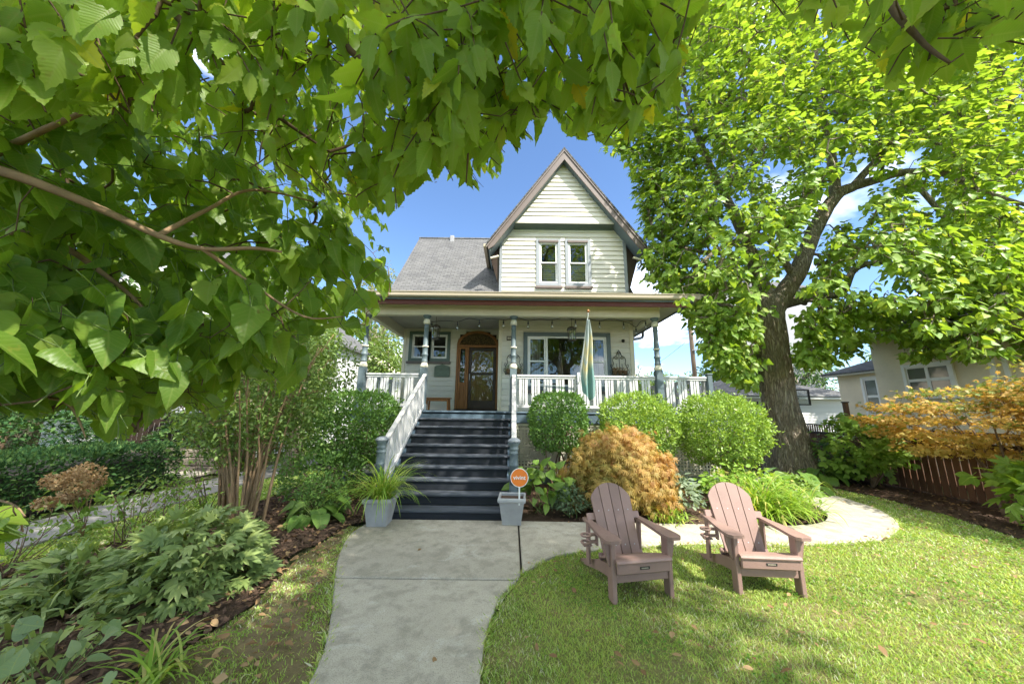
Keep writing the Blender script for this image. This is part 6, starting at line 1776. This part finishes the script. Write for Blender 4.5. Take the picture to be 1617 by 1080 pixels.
# the lower middle of the crown is thin
ok &= ~((X > 1300) & (X < 1390) & (Y > 330) & (Y < 480) & (rng.random(m) < .30))
LINES = [[(q[0], q[1]) for q in L_[0]] for L_ in LIMBS[:5]]
dl = np.full(m, 999.0)
for L_ in LINES:
    for (ax, ay), (bx, by) in zip(L_, L_[1:]):
        tt = np.clip(((X - ax) * (bx - ax) + (Y - ay) * (by - ay)) / ((bx - ax) ** 2 + (by - ay) ** 2), 0, 1)
        dl = np.minimum(dl, np.hypot(X - ax - tt * (bx - ax), Y - ay - tt * (by - ay)))
ok &= ~((dl < 15) & (rng.random(m) < .72))
for (ax, ay), (bx, by) in zip(LINES[0][:6], LINES[0][1:7]):
    tt = np.clip(((X - ax) * (bx - ax) + (Y - ay) * (by - ay)) / ((bx - ax) ** 2 + (by - ay) ** 2), 0, 1)
    ok &= ~((np.hypot(X - ax - tt * (bx - ax), Y - ay - tt * (by - ay)) < 27) & (rng.random(m) < .93))
X, Y = X[ok], Y[ok]
edge = np.clip((X - 960) / 260, .15, 1)
DY = 9.7 + rng.normal(0, 1, len(X)) * 1.9 * edge
DY = np.clip(DY, 6.8, 14)
low = Y > 480
DY[low] = np.clip(DY[low], 8.4, 11)
k2 = 260
X2 = rng.uniform(1440, 1700, k2); Y2 = rng.uniform(395, 560, k2); o2 = ~((X2 < 1520) & (Y2 > 520)); X2, Y2 = X2[o2], Y2[o2]
X, Y, DY = np.concatenate([X, X2]), np.concatenate([Y, Y2]), np.concatenate([DY, rng.uniform(6.6, 8.6, len(X2))])
CL = np.array([atY(x, y, d) for x, y, d in zip(X, Y, DY)])
p0, p1, r0, r1 = grow(seeds, CL, .006, .05, .12, .03)
obj('branches', *segs(p0, p1, r0, r1, 5), 'bark', ct, True)['kind'] = 'stuff'
per = 10
n = len(CL) * per
ci = np.repeat(np.arange(len(CL)), per)
oc = unit(CL - np.array([8.2, 10.2, 7.0]))
a = rng.uniform(0, 2 * PI, n)
A = np.stack([np.cos(a), np.sin(a), rng.uniform(-1.1, .15, n)], 1) + oc[ci] * .45
P = CL[ci] + unit(A) * rng.uniform(.05, .22, (n, 1)) + jitter(n, .05)
N = UP * .7 + oc[ci] * .55 + np.array([[.1, -.25, 0]]) + jitter(n, .36)
foliage(ct, 'catalpa_leaf', ['cat0', 'cat1'], P, A - UP * .15, N, rng.uniform(.125, .225, n), nparts=300, stuff='crown')
# hanging pods
pk = rng.choice(len(CL), 170, replace=False)
pk = [i for i in pk if 0 < X[i] < 1617 and Y[i] > 20][:150]
PODM = []
for v in range(4):
    L = .26 + .06 * v; z = np.linspace(0, -1, 7)
    PODM.append(mesh('seed_pod', *tube([(.03 * math.sin(3 * q + v), .02 * math.cos(2 * q + v), q * L) for q in z], [.004, .007, .008, .008, .007, .006, .003], 5), True)); PODM[-1].materials.append(MATS['pod'])
for i in pk:
    for q in range(random.randint(1, 2)):
        link('seed_pod', random.choice(PODM), None, ct, CL[i] + rng.normal(0, .05, 3) - org(ct), (rng.normal(0, .15), rng.normal(0, .15), rng.uniform(0, 6)))

# ------------------------------------------------------------------ near trees over the viewer
def pix_pts(poly, n, d0, d1):
    P = np.array(poly, float); x0, y0 = P.min(0); x1, y1 = P.max(0)
    X = rng.uniform(x0, x1, n * 5); Y = rng.uniform(y0, y1, n * 5)
    ok = in_poly(X, Y, poly); X, Y = X[ok][:n], Y[ok][:n]
    D = rng.uniform(d0, d1, len(X))
    return np.array([EYEP + unit(ray(x, y)) * d for x, y, d in zip(X, Y, D)])
def inside(P, polys):
    x, y, z = project(P)
    r = np.zeros(len(P), bool)
    for q in polys: r |= in_poly(x, y, q)
    vis = (z > .05) & (x > -40) & (x < 1650) & (y > -40) & (y < 1120)
    return r | ~vis
def sprays(T, dirs, nleaf, gap_, L0, L1, adown, aside, nup, ncam, polys, jit=.35):
    """leafy twig tips: alternate leaves along a short drooping twig; returns leaf arrays and twig segments"""
    Ps, As, Ns, Ss, S0, S1 = [], [], [], [], [], []
    for t, d in zip(T, dirs):
        d = unit(d); m = random.randint(*nleaf); p = t - d * gap_ * m * .6; side = unit(np.cross(d, [0, 0, 1.0]) + rng.normal(0, .15, 3))
        sc = rng.uniform(L0, L1)
        for q in range(m):
            S0.append(p.copy()); d = unit(d + np.array([0, 0, -.10]) + rng.normal(0, .08, 3)); p = p + d * gap_ * rng.uniform(.8, 1.2); S1.append(p.copy())
            sg = 1 if q % 2 else -1
            a = d * .55 + side * sg * aside + np.array([0, 0, -adown]) + rng.normal(0, jit * .6, 3)
            if q == m - 1: a = d * .9 + np.array([0, 0, -adown]) + rng.normal(0, .2, 3)
            c = unit(EYEP - p)
            Ps.append(p.copy()); As.append(unit(a)); Ns.append(np.array([0, 0, nup]) + c * ncam * (1 if random.random() < .85 else -.3) + rng.normal(0, jit, 3)); Ss.append(sc * rng.uniform(.7, 1.15))
    P, A, N, Sz = map(np.array, (Ps, As, Ns, Ss))
    tip = P + A * Sz[:, None]; mid = P + A * Sz[:, None] * .55
    ok = inside(tip, polys) & inside(mid, polys) & inside(P, polys)
    ok &= np.linalg.norm(P - EYEP, axis=1) > .5
    S0, S1 = np.array(S0), np.array(S1); oks = inside(S0, polys) & inside(S1, polys)
    return P[ok], A[ok], N[ok], Sz[ok], S0[oks], S1[oks]
ELM_POLY = [(-60, -60), (1150, -60), (1115, 10), (1095, 60), (1078, 100), (1060, 165), (1020, 200), (1003, 238), (960, 228), (905, 226), (872, 190), (828, 240), (800, 236), (790, 290), (742, 306), (700, 285), (655, 300), (640, 332), (600, 350), (540, 330), (470, 300), (380, 260), (200, 200), (-60, 200)]
ELM_R = [(1090, -60), (1700, -60), (1700, 60), (1617, 75), (1560, 60), (1530, 130), (1470, 120), (1440, 168), (1400, 130), (1330, 60), (1250, 30), (1160, 15)]
LEFT_POLY = [(-60, 60), (160, 120), (330, 200), (480, 270), (600, 330), (618, 372), (612, 410), (622, 470), (600, 490), (575, 545), (520, 505), (495, 540), (470, 545), (492, 602), (455, 632), (385, 600), (345, 668), (318, 650), (288, 640), (215, 690), (178, 708), (150, 660), (120, 650), (60, 660), (-60, 668)]
LOWL = [(-60, 770), (30, 772), (50, 800), (62, 830), (48, 850), (20, 872), (-60, 880)]
# --- elm: trunk behind the viewer, crown overhead, sprays hanging into view
el = thing('elm_tree', 'overhanging elm with saw-toothed leaves along the top of the view', 'tree', (4.2, -4.6, 0))
tp = smooth_poly([(4.2, -4.6, -.05), (4.15, -4.6, 1.5), (4.0, -4.5, 3.2), (3.8, -4.4, 4.6)], 5)
obj('trunk', *tube(tp, np.interp(np.linspace(0, 1, len(tp)), [0, .1, 1], [.55, .42, .34]), 24, True, .06), 'bark', el, True)
F1 = np.array([3.8, -4.4, 4.4]); eseeds = []
px_ = lambda x, y, d: EYEP + unit(ray(x, y)) * d
ELIMB = [
    ([F1, (3.0, -2.6, 5.2), (1.8, -.8, 5.0), (.9, .1, 4.0), px_(880, -260, 1.7), px_(845, -60, 1.45), px_(800, 45, 1.3), px_(745, 80, 1.25)], [.20, .14, .09, .05, .028, .012, .007, .004]),
    ([(1.8, -.8, 5.0), (.2, -.2, 4.4), px_(480, -250, 1.9), px_(505, -30, 1.5), px_(545, 70, 1.35), px_(600, 110, 1.25), px_(665, 135, 1.2), px_(715, 158, 1.15), px_(738, 215, 1.1), px_(736, 290, 1.08)], [.08, .05, .03, .014, .010, .008, .007, .006, .004, .002]),
    ([(.2, -.2, 4.4), (-.9, 0, 4.0), px_(180, -200, 2.0), px_(250, -20, 1.7), px_(330, 80, 1.55), px_(420, 170, 1.5), px_(520, 240, 1.45)], [.05, .04, .025, .014, .010, .007, .003]),
    ([(3.0, -2.6, 5.2), (2.6, -.6, 4.6), px_(1180, -250, 2.1), px_(1080, -40, 1.7), px_(1010, 60, 1.5), px_(985, 130, 1.4), px_(1000, 190, 1.35)], [.10, .06, .03, .014, .008, .005, .003]),
    ([(2.6, -.6, 4.6), (2.6, .4, 3.8), px_(1420, -180, 2.0), px_(1400, -20, 1.75), px_(1450, 60, 1.6), px_(1500, 100, 1.55)], [.06, .04, .025, .012, .006, .003]),
    ([F1, (5.5, -4.5, 6.5), (6.5, -4.2, 8.5), (6.8, -3.8, 10.5)], [.22, .16, .11, .05]),
    ([F1, (3.2, -5.0, 7.0), (2.6, -5.0, 9.5), (2.4, -4.8, 12)], [.24, .18, .12, .05]),
    ([F1, (1.6, -4.6, 6.6), (-1.0, -4.4, 8.0), (-3.4, -4.0, 9.0)], [.2, .15, .10, .05]),
    ([(3.2, -5.0, 7.0), (4.2, -2.4, 8.8), (5.4, -.4, 10.0)], [.15, .10, .05]),
    ([(3.2, -5.0, 7.0), (2.0, -2.2, 8.6), (1.8, .2, 9.8), (2.0, 2.0, 10.6)], [.15, .11, .07, .04]),
]
for pts, rad in ELIMB:
    P = smooth_poly(np.array([np.asarray(p, float) for p in pts]), 5); R = np.interp(np.linspace(0, 1, len(P)), np.linspace(0, 1, len(rad)), rad)
    obj('limb', *tube(P, R, 8), 'twig_bark' if rad[0] < .15 else 'bark', el, True); eseeds += list(P[3:])
T1 = pix_pts(ELM_POLY, 270, 1.25, 2.0); T2 = pix_pts(ELM_POLY, 250, 2.0, 3.1); T3 = pix_pts(ELM_R, 65, 1.5, 2.4)
T4 = pix_pts([(560, -60), (1110, -60), (1070, 110), (980, 200), (800, 220), (600, 240)], 75, 1.0, 1.4)
TE = np.concatenate([T1, T4, T2, T3])
dirs = np.stack([rng.uniform(-.7, .9, len(TE)), rng.uniform(-.3, .5, len(TE)), rng.uniform(-.75, -.05, len(TE))], 1)
P, A, N, Sz, s0, s1 = sprays(TE, dirs, (5, 8), .040, .070, .118, .75, .65, .35, .85, [ELM_POLY, ELM_R])
foliage(el, 'elm_leaf', ['elm0', 'elm1', 'elm2', 'elm3', 'elm4'], P, A, N, Sz, nparts=300, stuff='crown')
V, F = segs(s0, s1, np.full(len(s0), .0022), np.full(len(s0), .0016), 5); obj('twigs', V, F, 'twig_bark', el, True)['kind'] = 'stuff'
p0, p1, r0, r1 = grow(eseeds, TE, .0012, .006, .06, .02)
ok = inside(p0, [ELM_POLY, ELM_R]) & inside(p1, [ELM_POLY, ELM_R]); obj('branches', *segs(p0[ok], p1[ok], r0[ok], r1[ok], 5), 'twig_bark', el, True)['kind'] = 'stuff'
# crown overhead and behind the viewer (it shades the walk, the stairs and the left garden)
cot = math.cos(SUN_EL) / math.sin(SUN_EL) * math.sin(PI / 4)
nC = 120000
U = sph(nC) * rng.random((nC, 1)) ** (1 / 3)
C = np.array([2.0, -3.6, 9.2]) + U * np.array([9.2, 7.6, 4.8])
gxs = C[:, 0] - cot * C[:, 2]; gys = C[:, 1] + cot * C[:, 2]
x, y, z = project(C)
vis = (z > 0) & (x > -60) & (x < 1680) & (y > -60) & (y < 1140)
nz = np.array([mnoise.noise(tuple(c * .55)) + .5 * mnoise.noise(tuple(c * 1.4)) for c in C])
lim = np.interp(gys, [2, 3, 3.6, 4.6, 6, 8, 9.5], [2.4, 2.3, 2.0, 1.55, 1.15, .6, .0])
ok = ~vis & (gxs < lim + .25 * nz) & (nz > -.5) & (C[:, 2] > 4.2)
ok &= ~((gxs > -4.2) & (gxs < -1.7) & (gys > .6) & (gys < 4.2) & (rng.random(len(C)) < .70))
C0 = C[ok][:30000]; gs_ = ok & (gxs > -2.0) & (gxs < 1.2) & (gys > 1.5) & (gys < 6); C = np.concatenate([C0, C[gs_][:9000] + rng.normal(0, .12, (min(9000, gs_.sum()), 3))]); n = len(C); d = sph(n)
foliage(el, 'elm_leaf', ['tiny'], C, d - UP * .4, UP * .8 + jitter(n, .5), rng.uniform(.17, .27, n), stuff='upper_crown')
kk = C[rng.choice(n, 500, replace=False)]
p0, p1, r0, r1 = grow(eseeds, kk, .010, .08, .08)
a_, b_ = project(p0), project(p1)
isv = lambda q: (q[2] > 0) & (q[0] > -60) & (q[0] < 1680) & (q[1] > -60) & (q[1] < 1140)
ok = ~(isv(a_) | isv(b_)); obj('upper_branches', *segs(p0[ok], p1[ok], r0[ok], r1[ok], 5), 'bark', el, True)['kind'] = 'stuff'

# --- broad-leaved tree reaching in from the left
lt_ = thing('broadleaf_tree', 'near tree with large heart-shaped leaves reaching in from the left', 'tree', (-3.4, .9, 0))
lp = smooth_poly([(-3.4, .9, -.05), (-3.35, .92, .9), (-3.2, .95, 1.8), (-3.0, .9, 2.8), (-2.9, .8, 3.8)], 5)
obj('trunk', *tube(lp, np.linspace(.16, .06, len(lp)), 14, True, .08), 'bark', lt_, True)
LLIMB = [
    ([(-3.2, .95, 1.9), (-2.6, 1.0, 2.2), px_(-120, 250, 2.0), px_(0, 270, 1.75), px_(140, 322, 1.6), px_(250, 372, 1.5), px_(320, 393, 1.45), px_(400, 392, 1.4), px_(445, 398, 1.38)], [.05, .03, .018, .014, .011, .009, .007, .006, .004]),
    ([(-3.1, .9, 2.4), px_(-150, 300, 2.1), px_(0, 238, 1.9), px_(70, 205, 1.8), px_(130, 178, 1.7)], [.04, .02, .010, .008, .006]),
    ([(-3.2, .95, 1.7), px_(-100, 380, 2.4), px_(0, 365, 2.2), px_(90, 385, 2.1), px_(160, 430, 2.0), px_(220, 480, 1.9), px_(260, 540, 1.8)], [.04, .018, .014, .012, .009, .006, .003]),
    ([(-3.3, .95, 1.5), px_(-120, 560, 2.2), px_(-10, 615, 1.9), px_(60, 625, 1.8), px_(110, 640, 1.7), px_(135, 690, 1.65)], [.02, .010, .006, .005, .004, .0015]),
    ([px_(250, 372, 1.5), px_(330, 330, 1.6), px_(400, 300, 1.7), px_(500, 320, 1.75)], [.008, .006, .005, .003]),
    ([px_(320, 393, 1.45), px_(400, 450, 1.5), px_(480, 500, 1.5), px_(540, 500, 1.5)], [.007, .005, .004, .002]),
    ([(-2.9, .8, 3.8), (-2.6, 1.4, 4.4), (-2.0, 2.0, 4.9)], [.06, .04, .02]),
    ([(-3.0, .9, 2.8), (-4.0, 1.6, 4.0), (-4.8, 2.2, 5.0)], [.06, .04, .02]),
    ([(-3.3, .92, 1.2), px_(-150, 780, 2.2), px_(0, 790, 1.8), px_(40, 815, 1.65)], [.006, .004, .003, .0015]),
]
lseeds = []
for i, (pts, rad) in enumerate(LLIMB):
    P = smooth_poly(np.array([np.asarray(p, float) for p in pts]), 5); R = np.interp(np.linspace(0, 1, len(P)), np.linspace(0, 1, len(rad)), rad)
    obj('limb', *tube(P, R, 8), 'twig_tan', lt_, True); lseeds += list(P[3:])
NEARL = [(-60, 380), (200, 420), (420, 380), (600, 345), (618, 372), (612, 410), (622, 470), (600, 490), (575, 545), (500, 515), (470, 545), (492, 602), (455, 632), (385, 600), (345, 668), (288, 640), (215, 690), (178, 708), (150, 660), (60, 660), (-60, 668)]
Ta = pix_pts(NEARL, 130, 1.45, 2.1); Tb = pix_pts(LEFT_POLY, 230, 1.8, 2.6); Tc = pix_pts(LEFT_POLY, 290, 2.6, 3.5); Td = pix_pts(LEFT_POLY, 220, 3.5, 4.5); Te = pix_pts(LOWL, 8, 1.5, 1.9)
TL = np.concatenate([Ta, Tb, Tc, Td, Te])
dirs = np.stack([rng.uniform(-.1, 1.0, len(TL)), rng.uniform(-.3, .4, len(TL)), rng.uniform(-.6, .15, len(TL))], 1)
P, A, N, Sz, s0, s1 = sprays(TL, dirs, (4, 7), .048, .075, .125, .55, .55, .62, .60, [LEFT_POLY, LOWL], .45)
foliage(lt_, 'heart_leaf', ['heart0', 'heart1', 'heart2', 'heart3', 'heart4'], P, A, N, Sz, nparts=300, stuff='crown')
V, F = segs(s0, s1, np.full(len(s0), .0019), np.full(len(s0), .0013), 5); obj('twigs', V, F, 'strap_stem', lt_, True)['kind'] = 'stuff'
p0, p1, r0, r1 = grow(lseeds, TL, .0012, .006, .06, .02)
ok = inside(p0, [LEFT_POLY, LOWL, ELM_POLY]) & inside(p1, [LEFT_POLY, LOWL, ELM_POLY]); obj('branches', *segs(p0[ok], p1[ok], r0[ok], r1[ok], 5), 'twig_bark', lt_, True)['kind'] = 'stuff'
# upper crown of the left tree, out of view
nC = 9000
C = np.array([-3.4, 1.0, 4.6]) + sph(nC) * rng.random((nC, 1)) ** (1 / 3) * np.array([2.6, 2.4, 1.5])
x, y, z = project(C); vis = (z > 0) & (x > -40) & (x < 1660) & (y > -40) & (y < 1120)
C = C[~vis][:1800]; n = len(C)
foliage(lt_, 'heart_leaf', ['cat0'], C, sph(n) - UP * .5, UP + jitter(n, .4), rng.uniform(.11, .17, n), stuff='upper_crown')
